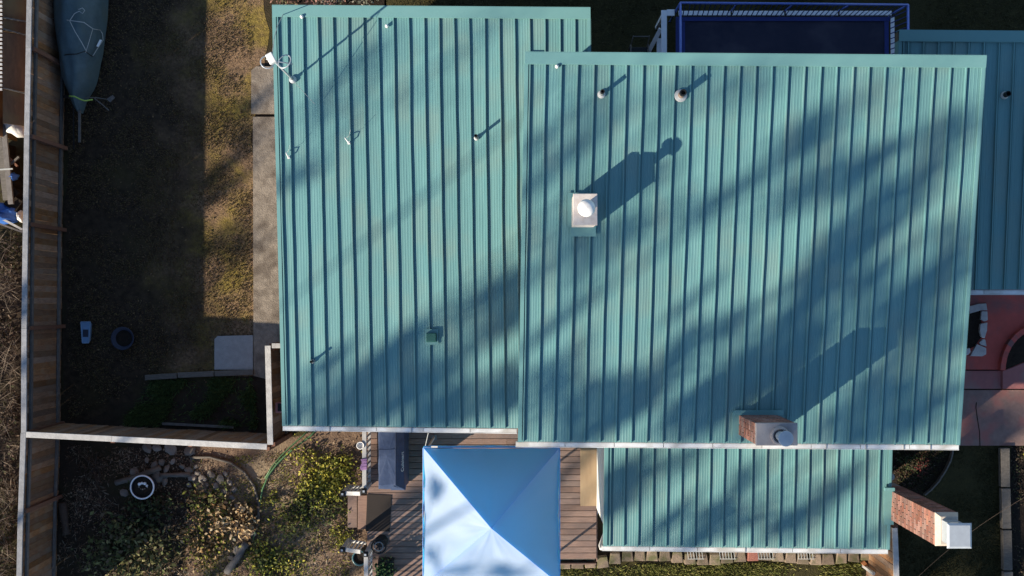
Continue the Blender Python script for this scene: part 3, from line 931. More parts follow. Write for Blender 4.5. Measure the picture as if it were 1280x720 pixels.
# ================================================================== FENCES
def fence(name, tops, zt, label, side=1, board_w=0.14, cap_w=0.12, cap=M['fencecap'], post_at=(), inner_rails=(0.45,), gap=0.004, capsplit=2.4, skip_cap=False):
    """tops: pixels of the cap line at height zt. side: which side the rails and posts stand on (left of the walking direction = +1)"""
    T = [at(p[0], p[1], zt) for p in tops]
    f = thing(name, Vector((T[0].x, T[0].y, 0)), label, 'fence')
    bm_ = [box_mesh('board', (board_w - gap, 0.022, zt - 0.02), M['fence'], 0.003, 0.002, k) for k in range(4)]
    for a, b in zip(T[:-1], T[1:]):
        d = b - a; L = d.length; d.normalize()
        nrm_ = Vector((-d.y, d.x, 0)) * side
        ang = math.atan2(d.y, d.x)
        n = max(1, round(L / board_w))
        for k in range(n):
            p = a + d * (L * (k + .5) / n)
            inst('board', bm_[random.randint(0, 3)], (p.x - nrm_.x * random.uniform(0, .006), p.y - nrm_.y * random.uniform(0, .006), (zt - .03) / 2 + random.uniform(-.003, .003)),
                 (random.uniform(-.012, .012), random.uniform(-.006, .006), ang + random.uniform(-.01, .01)), f, (L / n / board_w, 1, 1))
        for z in inner_rails:
            MB().bar(a + nrm_ * .045 + Vector((0, 0, z - zt)), b + nrm_ * .045 + Vector((0, 0, z - zt)), .045, .09).build('rail', M['rail'], f)
        np_ = max(1, round(L / 2.25))
        for k in range(np_ + 1):
            p = a + d * (L * k / np_)
            if k == np_ and b is not T[-1]: continue
            MB().box((p.x + nrm_.x * .075, p.y + nrm_.y * .075, (zt - .05) / 2), (.09, .09, zt - .05), rz=ang).build('post', M['post'], f)
        if not skip_cap:
            nc = max(1, round(L / capsplit))
            for k in range(nc):
                c0, c1 = a + d * (L * k / nc + (.0 if k == 0 else .003)), a + d * (L * (k + 1) / nc - .003)
                w0 = Vector((-d.y, d.x, 0))
                jit = random.uniform(-.008, .008)
                MB().bar(c0 + w0 * jit + nrm_ * .02, c1 + w0 * random.uniform(-.008, .008) + nrm_ * .02, cap_w, .035).build('cap_board', cap, f, bevel=.004)
    return f
fence('board_fence', [(37.5, -70), (35, 60), (31, 280), (28.5, 541), (25, 640), (22, 790)], 1.83,
      'long brown board fence running down the left side of the yard', side=1, cap=M['capgrey'], inner_rails=(0.22, 1.55))
fence('board_fence', [(33, 542), (140, 547.5), (334, 557)], 1.83,
      'weathered board fence across the yard with a pale cap, under the dark lawn', side=-1, inner_rails=(0.3,), cap_w=0.13)
fence('board_fence', [(334, 432), (336.5, 556)], 1.83, 'short fence return between the walkway and the lower roof', side=1, cap_w=0.13, inner_rails=(0.3,))
fence('board_fence', [(340, 431), (372, 431)], 1.83, 'stub of fence joining the walkway fence to the house wall', side=-1, cap_w=0.11, inner_rails=(0.3,))
fence('board_fence', [(1117, 660), (1119, 700), (1122, 800)], 1.83, 'grey board fence below the tall brick chimney', side=1, cap_w=0.12, inner_rails=(0.3, 1.5))

# ================================================================== DECK
DZ = 0.5
xl, xr = at(459, 600, DZ).x, at(745.5, 640, DZ).x
yt, yb_r, yb_l = at(600, 522, DZ).y, at(700, 701, DZ).y, at(600, 775, DZ).y
xm = at(640, 700, DZ).x
deck = thing('deck', (xl, yb_l, 0), 'brown plank deck around the blue canopy', 'deck')
pitch = 0.1445
y = yt
dmesh = {}
k = 0
while y > yb_l:
    full = y - 0.07 > yb_r
    x1_ = xr if full else xm
    L = x1_ - xl
    cut = xl + L * (0.37 if k % 2 else 0.61)
    for a, b in ((xl, cut - .002), (cut + .002, x1_)):
        key = round(b - a, 2)
        if key not in dmesh:
            dmesh[key] = box_mesh('plank', (b - a, pitch - 0.011, 0.035), M['deck'], 0.004, 0.0, k)
        inst('plank', dmesh[key], ((a + b) / 2, y, DZ - 0.0175 + random.uniform(-.0015, .0015)), (random.uniform(-.006, .006), 0, random.uniform(-.0006, .0006)), deck)
    y -= pitch; k += 1
mb = MB()
mb.box(((xl + xr) / 2, (yt + yb_r) / 2, 0.23), (xr - xl - .06, yt - yb_r - .04, 0.45))
mb.box(((xl + xm) / 2, (yb_r + yb_l) / 2 - .02, 0.23), (xm - xl - .06, yb_r - yb_l, 0.45))
mb.build('deck_frame', M['timber'], deck)
MB().box((xr + .012, (yt + yb_r) / 2, .33), (.022, yt - yb_r + .06, .30)).build('fascia_board', M['deck'], deck)
MB().box(((xm + xr) / 2, yb_r - .085, .33), (xr - xm, .022, .30)).build('fascia_board', M['deck'], deck)
# steps on the left side
sy0, sy1 = at(440, 661, .3).y, at(440, 619, .3).y
for i, (pxa, pxb, z) in enumerate(((434.5, 446.5, .17), (447, 459, .34))):
    xa, xb = at(pxa, 640, z).x, at(pxb, 640, z).x
    st = MB().box(((xa + xb) / 2, (sy0 + sy1) / 2, z - .018), (xb - xa - .008, sy1 - sy0, .036)).build('step_tread', M['deck'], deck, bevel=.004)
    MB().box(((xb - .02), (sy0 + sy1) / 2, z / 2 - .02), (.022, sy1 - sy0 - .04, z - .03)).build('step_riser', M['timber'], deck)

# tan sheet lying on the deck beside the small wing
pl = [at(x, y, DZ + .03) for x, y in ((725.5, 540), (745.8, 540), (745.8, 632.5), (725.5, 632.5))]
tag(MB().poly([(p.x, p.y) for p in pl], DZ + .006, DZ + .026).build('plywood_sheet', M['ply'], origin=(pl[0].x, pl[0].y, DZ), bevel=.003), 'tan plywood sheet lying on the deck beside the small roof', 'plywood')
# door mat
pl = [at(x, y, DZ + .012) for x, y in ((459, 617.5), (489.5, 619), (487, 664.5), (457, 664))]
tag(MB().poly([(p.x, p.y) for p in pl], DZ + .004, DZ + .016).build('door_mat', M['rubber'], origin=(pl[0].x, pl[0].y, DZ), bevel=.004), 'dark brown rubber door mat at the top of the deck steps', 'mat')

# railings
def post_(par, p, z0, z1):
    po = MB().box((p.x, p.y, (z0 + z1) / 2), (.085, .085, z1 - z0)).build('post', M['railw'], par, bevel=.004)
    mb = MB(); mb.box((p.x, p.y, z1 + .02), (.125, .125, .04))
    mb.hexa([Vector((p.x + a * .05, p.y + c * .05, z1 + .04)) for a, c in ((-1, -1), (1, -1), (1, 1), (-1, 1))],
            [Vector((p.x + a * .03, p.y + c * .03, z1 + .075)) for a, c in ((-1, -1), (1, -1), (1, 1), (-1, 1))])
    mb.build('post_cap', M['dark'], po, bevel=.003)
    MB().box((p.x, p.y, z1 + .08), (.045, .045, .008)).build('lamp_lens', M['galv'], po)
    return po
def railing(label, a, b, z0a, z0b, h=0.92, posts=(True, True), step=0.13, top=M['railw']):
    A_, B_ = Vector(a), Vector(b)
    A_.z, B_.z = z0a, z0b
    r = thing('railing', (A_.x, A_.y, A_.z), label, 'railing')
    up = Vector((0, 0, 1))
    d = B_ - A_; L = d.length; dn = d.normalized()
    if posts[0]: post_(r, A_, A_.z, A_.z + h + .04)
    if posts[1]: post_(r, B_, B_.z, B_.z + h + .04)
    MB().bar(A_ + up * h + dn * .05, B_ + up * h - dn * .05, .095, .035).build('top_rail', top, r, bevel=.004)
    MB().bar(A_ + up * .12 + dn * .05, B_ + up * .12 - dn * .05, .06, .035).build('bottom_rail', M['railw'], r)
    n = int(L / step)
    for k in range(1, n):
        p = A_ + d * (k / n)
        MB().box((p.x, p.y, p.z + h / 2 + .05), (.034, .034, h - .14)).build('baluster', M['railw'], r)
    return r
rz = DZ + .92
railing('deck railing with grey top rail beside the covered grill', at(455.5, 520, rz), at(455.5, 613, rz), DZ, DZ)
railing('short white stair railing above the deck steps', at(428.5, 617, rz - .25), at(452.5, 617, rz), DZ - .3, DZ, posts=(True, False), step=.11)
railing('short white stair railing below the deck steps', at(428, 687, rz - .25), at(453, 690, rz), DZ - .3, DZ, posts=(True, False), step=.11)
railing('deck railing section running down from the lower stair rail', at(457.5, 692, rz), at(458, 790, rz), DZ, DZ)
# things hung on the railing
p = at(452, 571, rz + .1)
o = MB().lathe((p.x - .04, p.y + .25, rz - .05), [(.001, .0), (.06, .01), (.085, .05), (.09, .09), (.075, .09), (.06, .03), (.001, .02)], 20).build('rail_lamp', M['whitemetal'], origin=(p.x, p.y, rz - .1), smooth=True)
tag(o, 'small round white lamp clipped to the deck railing', 'lamp')
p = at(455, 581, rz + .03)
mb = MB()
for k in range(7):
    t = k / 6
    mb.bar(p + Vector((-.07 + .02 * math.sin(k), .11 - .22 * t, .0)), p + Vector((.07, .11 - .22 * t + .02, .01 + .01 * (k % 2))), .04, .02)
tag(mb.build('cloth', M['purple'], origin=p, bevel=.008), 'purple cloth draped over the deck railing', 'cloth')
# hose reel or wheel beside the lower stair rail
p = at(473.5, 683, 1.05)
hr = thing('wheel_rack', (p.x, p.y, DZ), 'round dark metal wheel standing on the deck by the lower railing', 'wheel')
ring((p.x, p.y, 1.05), .165, 28, (.25, .35, 1), .018).build('outer_ring', M['dark'], hr, smooth=True)
ring((p.x, p.y, 1.06), .10, 24, (.25, .35, 1), .014).build('inner_ring', M['grey'], hr, smooth=True)
for k in range(5):
    a = k * 2 * math.pi / 5
    MB().bar((p.x, p.y, 1.05), (p.x + .16 * math.cos(a), p.y + .16 * math.sin(a), 1.05 - .04 * math.cos(a) - .05 * math.sin(a)), .03, .012).build('spoke', M['dark'], hr)
MB().tube([(p.x, p.y, DZ), (p.x, p.y, 1.04)], .02, 8).build('stand', M['dark'], hr)
MB().lathe((p.x, p.y, DZ), [(.15, 0), (.15, .02), (.03, .035), (.025, .06)], 20).build('foot', M['dark'], hr, smooth=True)
# teal pot and planter by the railing
p = at(449.5, 698, .45)
o = thing('plant_pot', (p.x, p.y, 0), 'teal glazed pot tucked beside the lower stair railing', 'pot')
MB().lathe((p.x, p.y, 0), [(.11, 0), (.15, .2), (.17, .40), (.185, .42), (.185, .45), (.16, .45), (.15, .40)], 26, caps=False).build('bowl', M['teal_pot'], o, smooth=True)
MB().lathe((p.x, p.y, 0), [(.152, .39), (.10, .40), (.001, .405)], 26).build('soil', M['soil'], o)
p = at(481, 712, DZ + .35)
o = thing('planter_box', (p.x, p.y, DZ), 'dark planter of green foliage on the deck corner', 'planter')
mb = MB(); mb.box((p.x, p.y, DZ + .14), (.36, .40, .28)); mb.build('box', M['dark'], o, bevel=.01)
cen = rng.normal(size=(260, 3)) * [.13, .15, .06] + [p.x, p.y, DZ + .36]
v, f, t = leaf_cloud(cen, (.05, .10), [(.02, .05, .02), (.035, .075, .025), (.015, .035, .015)])
me = tinted_mesh('foliage', v - np.array(wloc(o)), f, t, M['leaf']); fo = bpy.data.objects.new('foliage', me); C.objects.link(fo); fo.parent = o

# ---- covered grill
def grill():
    def rect(x0, x1, y0, y1, z):
        return [at(x0, y1, z), at(x1, y1, z), at(x1, y0, z), at(x0, y0, z)]
    mid = rect(472.5, 505.5, 528, 612, 1.42)
    def sub(R, ins, z):
        cx = sum(p.x for p in R) / 4; cy = sum(p.y for p in R) / 4
        return [Vector((cx + (p.x - cx) * ins[0], cy + (p.y - cy) * ins[1], z)) for p in R]
    c0 = sum(mid, Vector()) / 4
    g_ = thing('covered_grill', (c0.x, c0.y, DZ), 'barbecue grill under a slate blue vinyl cover on the deck', 'grill')
    secs = [sub(mid, (1.03, 1.03), DZ + .04), sub(mid, (1.0, 1.0), DZ + .5), sub(mid, (1.0, 1.0), 1.30), sub(mid, (.97, .985), 1.40)]
    top = sub(mid, (.62, .86), 1.62)
    top = [p + Vector((-.07, 0.02, 0)) for p in top]
    secs.append(top)
    # loft with subdivided sides for creases
    nseg = 14
    rows = []
    for S in secs:
        ring_ = []
        for e in range(4):
            a, b = S[e], S[(e + 1) % 4]
            for k in range(nseg):
                ring_.append(lerp(a, b, k / nseg))
        rows.append(ring_)
    fine = []
    for i in range(len(rows) - 1):
        for q in range(4):
            fine.append([lerp(a, b, q / 4) for a, b in zip(rows[i], rows[i + 1])])
    fine.append(rows[-1])
    vs = []
    for r_ in fine:
        for p in r_:
            nz = noise.noise((p.x * 5, p.y * 5, p.z * 2.2)) * .018
            dv = Vector((p.x - c0.x, p.y - c0.y, 0)); 
            vs.append(p + (dv.normalized() * nz if dv.length > 0 else dv) + Vector((0, 0, nz * .4)))
    n = 4 * nseg
    fs = []
    for i in range(len(fine) - 1):
        for k in range(n):
            k2 = (k + 1) % n
            fs.append((i * n + k, i * n + k2, (i + 1) * n + k2, (i + 1) * n + k))
    # top surface, gridded
    ci = len(vs)
    base_i = (len(fine) - 1) * n
    vs.append(sum((Vector(vs[base_i + k]) for k in range(n)), Vector()) / n + Vector((0, 0, .015)))
    for k in range(n):
        fs.append((base_i + k, base_i + (k + 1) % n, ci))
    cv = MB().add(vs, fs).build('cover', M['cover'], g_)
    bv = cv.modifiers.new('bevel', 'BEVEL'); bv.width = .015; bv.segments = 2; bv.limit_method = 'ANGLE'; bv.angle_limit = math.radians(25)
    # seams across the cover
    zz = 1.635
    MB().tube([lerp(top[0], top[3], .62) + Vector((0, 0, .012)), lerp(top[1], top[2], .62) + Vector((0, 0, .012))], .006, 5).build('seam', M['cover'], cv)
    MB().tube([top[1] + Vector((0, 0, .006)), top[2] + Vector((0, 0, .006))], .007, 5).build('seam', M['cover'], cv)
    # folded flap at the near end
    a, b, c = secs[2][0], secs[2][1], top[1]
    MB().add([b + Vector((.015, -.03, .02)), lerp(a, b, .45) + Vector((0, -.03, .03)), c + Vector((-.05, -.01, .012)), b + Vector((.03, .10, .03))], [(0, 1, 2), (0, 2, 3)]).build('flap', M['cover'], cv)
    # lettering on the right-hand slope
    td = bpy.data.curves.new('lettering', 'FONT')
    td.body = 'Cuisinart'
    td.size = .125
    td.align_x = 'CENTER'; td.align_y = 'CENTER'
    td.extrude = .002
    td.materials.append(M['whitemetal'])
    tmp = bpy.data.objects.new('lettering_source', td)
    C.objects.link(tmp)
    bpy.context.view_layer.update()
    me_t = bpy.data.meshes.new_from_object(tmp.evaluated_get(bpy.context.evaluated_depsgraph_get()))
    bpy.data.objects.remove(tmp)
    bpy.data.curves.remove(td)
    to = bpy.data.objects.new('lettering', me_t)
    C.objects.link(to)
    to.parent = cv
    p0, p1 = lerp(secs[3][1], secs[3][2], .5), lerp(top[1], top[2], .5)
    edge = (secs[3][2] - secs[3][1]).normalized()
    upv = (p1 - p0).normalized()
    nn_ = edge.cross(upv).normalized()
    if nn_.z < 0: nn_ = -nn_
    Rm = Matrix((edge, nn_.cross(edge), nn_)).transposed()
    pos = at(506, 577, 1.44)
    pos = lerp(p0, p1, .28); pos = pos + edge * ((at(506, 577, 1.46).y - pos.y) / edge.y) + nn_ * .028
    to.location = pos - wloc(cv)
    to.rotation_euler = Rm.to_euler()
grill()

# ================================================================== CANOPY
def canopy():
    ze, za = 2.62, 3.78
    P = [at(529.5, 560, ze), at(699, 560, ze)]
    w = (P[1] - P[0]).length
    x0, x1 = P[0].x, P[1].x
    y1 = P[0].y; y0 = y1 - w * 1.0
    cx, cy = (x0 + x1) / 2 + .02, (y0 + y1) / 2
    g_ = thing('canopy_tent', (cx, cy, DZ), 'blue square pop-up canopy with pyramid top on the deck', 'canopy')
    apex = Vector((cx, cy, za))
    cor = [Vector((x0, y0, ze)), Vector((x1, y0, ze)), Vector((x1, y1, ze)), Vector((x0, y1, ze))]
    for i in range(4):
        a, b = cor[i], cor[(i + 1) % 4]
        n = 22
        vs, fs = [], []
        idx = {}
        nr = (b - a).cross(apex - a).normalized()
        for r_ in range(n + 1):
            t = r_ / n
            for k in range(n + 1):
                s = k / n
                l0, l1 = lerp(a, apex, t), lerp(b, apex, t)
                p = lerp(l0, l1, s)
                edge_d = min(s, 1 - s) * (1 - t) * 2
                sag = -0.075 * math.sin(math.pi * s) * (1 - t) * math.sin(math.pi * min(1, t * 1.0 + .12))
                wr = (noise.noise((p.x * 2.3, p.y * 2.3, i * 4.0)) * .026 + noise.noise(((s - .5) * 9, t * 2.0, i * 3.0 + 7)) * .016) * min(1, edge_d * 4)
                crease = -0.012 * math.exp(-((s - .5) / .012) ** 2) * (1 - t)
                corner_ = 0.012 * math.sin(s * 42) * math.exp(-s * 9) * math.exp(-t * 7) + 0.012 * math.sin((1 - s) * 42) * math.exp(-(1 - s) * 9) * math.exp(-t * 7)
                vs.append(p + nr * (sag + wr + crease + corner_ * (1 if 0 < s < 1 else 0)))
        for r_ in range(n):
            for k in range(n):
                q = r_ * (n + 1) + k
                fs.append((q, q + 1, q + n + 2, q + n + 1))
        o = MB().add(vs, fs).build('fabric_panel', M['canopy'], g_, smooth=True)
        # valance hanging from the eave
        out = Vector((nr.x, nr.y, 0)).normalized()
        vv, ff = [], []
        m = 26
        for k in range(m + 1):
            p = lerp(a, b, k / m)
            wv = math.sin(k * 1.1) * .006 + noise.noise((k * .3, i, 2)) * .015
            vv += [p + out * .012 + Vector((0, 0, .0)), p + out * (.018 + wv) + Vector((0, 0, -.12)), p + out * (.016 + wv * 1.5) + Vector((0, 0, -.24))]
        for k in range(m):
            for j in range(2):
                ff.append((k * 3 + j, k * 3 + j + 1, k * 3 + j + 4, k * 3 + j + 3))
        MB().add(vv, ff).build('valance', M['canopy'], g_, smooth=True)
        # hem piping along the ridge and the eave
        MB().tube([lerp(a, apex, t / 10) + Vector((0, 0, .004)) for t in range(11)], .008, 5).build('ridge_seam', M['canopy'], g_)
        MB().tube([a + out * .012, b + out * .012], .010, 5).build('hem', M['canopy'], g_)
    for c in cor:
        q = Vector((c.x + (.06 if c.x < cx else -.06), c.y + (.06 if c.y < cy else -.06), 0))
        MB().bar(Vector((q.x, q.y, DZ)), Vector((q.x, q.y, ze - .04)), .04, .04).build('leg', M['whitemetal'], g_)
        MB().box((q.x, q.y, DZ + .008), (.12, .12, .016)).build('foot', M['grey'], g_)
        MB().bar(Vector((q.x, q.y, ze - .08)), apex - Vector((0, 0, .12)), .03, .03).build('rafter', M['whitemetal'], g_)
    for i in range(4):
        a, b = cor[i], cor[(i + 1) % 4]
        MB().bar(lerp(a, b, .02) - Vector((0, 0, .12)), lerp(a, b, .5) - Vector((0, 0, .35)), .025, .025).build('truss_bar', M['whitemetal'], g_)
        MB().bar(lerp(a, b, .5) - Vector((0, 0, .35)), lerp(a, b, .98) - Vector((0, 0, .12)), .025, .025).build('truss_bar', M['whitemetal'], g_)
    MB().tube([cor[3] + Vector((.04, .05, 0)), at(535.5, 541, 3.2)], .008, 5).build('tie_strap', M['cord'], g_)
    MB().box(cor[3] + Vector((.24, .03, .02)), (.14, .03, .03)).build('clip', M['whitemetal'], g_)
canopy()

# ================================================================== STONE EDGING UNDER THE SMALL ROOF
ed = thing('block_edging', at(900, 700, 0), 'row of tan retaining blocks along the small roof wall', 'edging')
def block_mesh(w, seed):
    bm_ = MB()
    r = random.Random(seed)
    h = .20; d = .26; tw = w * .80
    j = lambda: r.uniform(-.008, .008)
    bot = [Vector((-w / 2 + j(), -d / 2 + j(), 0)), Vector((w / 2 + j(), -d / 2 + j(), 0)), Vector((tw / 2, d / 2, 0)), Vector((-tw / 2, d / 2, 0))]
    bm_.hexa(bot, [p + Vector((j(), j(), h + j())) for p in bot])
    return bm_
x = 706
k = 0
while x < 1085:
    w = random.uniform(.275, .30)
    p = at(x, 697 + 3 * math.sin(k * .7), .2)
    rz_ = random.uniform(-.05, .05)
    if x < 756:
        p = at(x, 704.5 - (x - 706) * .03, .2); rz_ = .12 if x > 730 else 0
    red = abs(x - 938) < 8
    me = block_mesh(w, k).mesh('block', M['blockred'] if red else M['block'])
    o = inst('block', me, (p.x, p.y, 0), (random.uniform(-.02, .02), random.uniform(-.02, .02), rz_), ed)
    bv = o.modifiers.new('bevel', 'BEVEL'); bv.width = .015; bv.segments = 2
    x += w * 51.3 + 1.0
    k += 1
# leaning wire racks on the edging
wire_g = 'wire racks leaning on the block edging'
for i, (x, lab) in enumerate(((868, 'first pale wire rack on the block edging, left of the red block'), (908, 'second pale wire rack on the block edging, just left of the red block'),
                              (956, 'pale wire rack on the block edging, just right of the red block'), (1006, 'pale wire rack on the block edging, far right of the red block'))):
    p = at(x, 694, .25)
    o = thing('wire_rack', (p.x, p.y, .2), lab, 'rack', wire_g)
    MB().bar(p + Vector((-.2, .12, .03)), p + Vector((.2, .12, .03)), .012, .012).build('frame_bar', M['cord'], o)
    MB().bar(p + Vector((-.16, -.10, -.03)), p + Vector((.24, -.10, -.03)), .012, .012).build('frame_bar', M['cord'], o)
    for k in range(6):
        MB().bar(p + Vector((-.18 + k * .07, .12, .034)), p + Vector((-.14 + k * .07, -.10, -.026)), .010, .008).build('wire', M['cord'], o)

# orange timber and pale post beside the grey fence
a, b = at(1078, 702, .12), at(1100, 726, .12)
tag(MB().bar(a, b, .10, .08).build('timber', M['orangewood'], origin=a, bevel=.006), 'orange-brown timber lying beside the grey board fence', 'timber')
a = at(1079, 707, 0)
tag(MB().box((a.x, a.y, .35), (.07, .07, .70)).build('stake', M['railw'], origin=(a.x, a.y, 0), bevel=.004), 'pale wooden stake beside the orange timber', 'stake')

# ================================================================== TRAMPOLINE
def tramp():
    zp, zt_ = .80, 1.55
    L, R_ = at(847, 16, zp).x, at(1115.5, 16, zp).x
    T = at(980, 16.5, zp).y
    B_ = T - 3.0
    t_ = thing('trampoline', ((L + R_) / 2, (T + B_) / 2, 0), 'rectangular trampoline with blue enclosure frame behind the highest roof', 'trampoline')
    MB().box(((L + R_) / 2, (T + B_) / 2, zp - .05), (R_ - L - .36, T - B_ - .36, .012)).build('jump_mat', M['navy'], t_)
    # pads in segments
    for a, b, yy in ((L, R_, T), (L, R_, B_)):
        n = 4
        for k in range(n):
            xa, xb = lerp(a, b, k / n) + .02, lerp(a, b, (k + 1) / n) - .02
            MB().box(((xa + xb) / 2, yy, zp), (xb - xa, .11, .03)).build('safety_pad', M['padwhite'], t_, bevel=.008)
    for xx in (L, R_):
        n = 3
        for k in range(n):
            ya, yb = lerp(B_ + .07, T - .07, k / n) + .02, lerp(B_ + .07, T - .07, (k + 1) / n) - .02
            MB().box((xx, (ya + yb) / 2, zp), (.09, yb - ya, .03)).build('safety_pad', M['padwhite'] if xx > 0 and xx == R_ else M['bluedark'], t_, bevel=.008)
    MB().box(((L + R_) / 2, T - .13, zp - .03), (R_ - L - .1, .10, .02)).build('spring_cover', M['bluedark'], t_)
    MB().box(((L + R_) / 2, B_ + .13, zp - .03), (R_ - L - .1, .10, .02)).build('spring_cover', M['bluedark'], t_)
    MB().box((L + .13, (T + B_) / 2, zp - .03), (.10, T - B_ - .38, .02)).build('spring_cover', M['bluedark'], t_)
    MB().box((R_ - .13, (T + B_) / 2, zp - .03), (.10, T - B_ - .38, .02)).build('spring_cover', M['bluedark'], t_)
    # enclosure
    tl, tr = at(850.5, 3.5, zt_), at(1135, 6, zt_)
    bl, br = Vector((tl.x, B_ - .1, zt_)), Vector((tr.x, B_ - .1, zt_))
    fr = [tl, tr, br, bl]
    for i in range(4):
        MB().tube([fr[i], fr[(i + 1) % 4]], .030, 10).build('top_rail', M['bluetube'], t_, smooth=True)
    foot = [Vector((L - .06, T + .02, 0)), Vector((R_ + .06, T + .02, 0)), Vector((R_ + .06, B_ - .02, 0)), Vector((L - .06, B_ - .02, 0))]
    for a, b in zip(fr, foot):
        MB().tube([a, Vector((b.x, b.y, zp)), b], .026, 10).build('pole', M['bluetube'], t_, smooth=True)
    for k in (1, 2, 3):
        u = k / 4
        a = lerp(tl, tr, u); b = Vector((lerp(L, R_, u), T + .06, 0))
        MB().tube([a, Vector((b.x, b.y, zp)), b], .020, 8).build('pole', M['bluetube'], t_, smooth=True)
    # enclosure webbing
    def straps(a0, b0, a1, b1, n):
        for k in range(1, n):
            u = k / n
            MB().bar(lerp(a0, b0, u), lerp(a1, b1, u) + Vector((0, 0, .03)), .022, .006, up=(b0 - a0).cross(Vector((0, 0, 1)))).build('net_strap', M['bluedark'], t_)
    straps(tl, tr, Vector((L, T - .07, zp)), Vector((R_, T - .07, zp)), 44)
    straps(tr, br, Vector((R_ - .06, T, zp)), Vector((R_ - .06, B_, zp)), 24)
    straps(tl, bl, Vector((L + .06, T, zp)), Vector((L + .06, B_, zp)), 24)
tramp()
# white timber frame at its left end
p = at(830, 40, 1.0)
wf = thing('play_stand', (p.x, p.y, 0), 'white painted timber frame with sloping brace at the left end of the trampoline', 'frame')
zf = 1.0
def fb(a, b, w, h, nm='beam', m=M['padwhite']):
    MB().bar(a, b, w, h).build(nm, m, wf, bevel=.004)
fb(at(830, 13, zf), at(830, 100, zf), .13, .05)
fb(at(833.5, 16, zf + .001), at(843, 16, zf + .001), .15, .05, 'beam')
fb(at(826, 36, zf - .08), at(808, 70, .25), .10, .05, 'brace')
fb(at(824, 48, .6), at(824, 95, .6), .12, .04, 'slat')
for x_, y_ in ((828, 20), (828, 95)):
    q = at(x_, y_, zf)
    fb(Vector((q.x + .01, q.y, 0)), Vector((q.x + .01, q.y, zf - .03)), .08, .08, 'leg')
# chair mostly hidden behind the ridge
p = at(798, 70, .4)
cf = thing('garden_chair', (p.x, p.y, 0), 'dark metal garden chair on the lawn just beyond the ridge', 'chair')
MB().box((p.x, p.y, .42), (.44, .42, .03)).build('seat', M['dark'], cf, bevel=.01)
for sx in (-1, 1):
    MB().tube([(p.x + sx * .21, p.y - .2, 0), (p.x + sx * .21, p.y - .19, .62), (p.x + sx * .21, p.y + .22, .64)], .014, 8).build('arm', M['rail'], cf, smooth=True)
    MB().tube([(p.x + sx * .21, p.y + .22, 0), (p.x + sx * .2, p.y + .24, .64), (p.x + sx * .19, p.y + .34, .95)], .014, 8).build('leg', M['rail'], cf, smooth=True)
MB().bar((p.x - .2, p.y + .33, .92), (p.x + .2, p.y + .33, .92), .02, .06).build('backrest', M['rail'], cf)

# ================================================================== RED PATIO DETAILS
ringst = thing('stone_ring', at(1222, 410, .16), 'ring of whitewashed flat stones round a soil hole in the red patio', 'planter')
stones = [[(1211, 383), (1222, 380), (1233, 379), (1234.5, 388), (1226, 388), (1219, 390), (1212, 392)],
          [(1227, 389), (1234.5, 389), (1235, 400), (1231, 402), (1226, 399)],
          [(1225.5, 405), (1234.5, 403), (1234, 413), (1231, 423), (1227, 421), (1225, 414)],
          [(1228.5, 424), (1232, 424.5), (1233.5, 433), (1226, 431), (1224, 428)],
          [(1221, 430), (1233, 435), (1233, 443), (1228, 445.5), (1213, 445)],
          [(1208, 436), (1212.5, 435), (1213.5, 440), (1210, 444), (1207, 443)],
          [(1204, 384), (1210, 384), (1211, 391), (1205, 392)]]
for i, s in enumerate(stones):
    z1_ = .20 + .02 * (i % 3)
    pts = [at(x, y, z1_) for x, y in s]
    MB().poly([(p.x, p.y) for p in pts], .14, z1_).build('stone', M['stone'], ringst, bevel=.012)
pts = [at(x, y, .168) for x, y in wavy([(1203, 388), (1226, 388), (1227, 420), (1220, 432), (1205, 440)], 1, 8, 4)]
MB().poly([(p.x, p.y) for p in pts], .1, .168).build('soil', M['soil'], ringst)
# curved red kerb and its bed
kb = thing('curved_kerb', at(1262, 440, .16), 'curved red painted kerb round a soil bed on the patio', 'kerb')
outer, inner = [], []
for k in range(15):
    a = math.radians(180 - k * 8.5)
    outer.append((1300 + 49 * math.cos(a) * 1.0, 463 - 58 * math.sin(a)))
    inner.append((1300 + 43 * math.cos(a) * 1.0, 463 - 51 * math.sin(a)))
for k in range(14):
    q = [outer[k], outer[k + 1], inner[k + 1], inner[k]]
    pts = [at(x, y, .30) for x, y in q]
    MB().poly([(p.x, p.y) for p in pts], .15, .30 + .003 * (k % 2)).build('kerb_segment', M['red'], kb)
pts = [at(x, y, .2) for x, y in inner + [(1360, 440), (1290, 448), (1257, 462)]]
MB().poly([(p.x, p.y) for p in pts], .12, .2).build('soil', M['soil'], kb)
# crack across the patio slab
cr = [(1220.5, 503), (1220, 510), (1222, 525), (1224.5, 540), (1225, 557)]
tag(MB().tube([at(x, y, .071) for x, y in cr], .011, 4).build('slab_crack', M['soil'], origin=at(1222, 530, .07)), 'dark crack across the reddish concrete slab', 'crack')

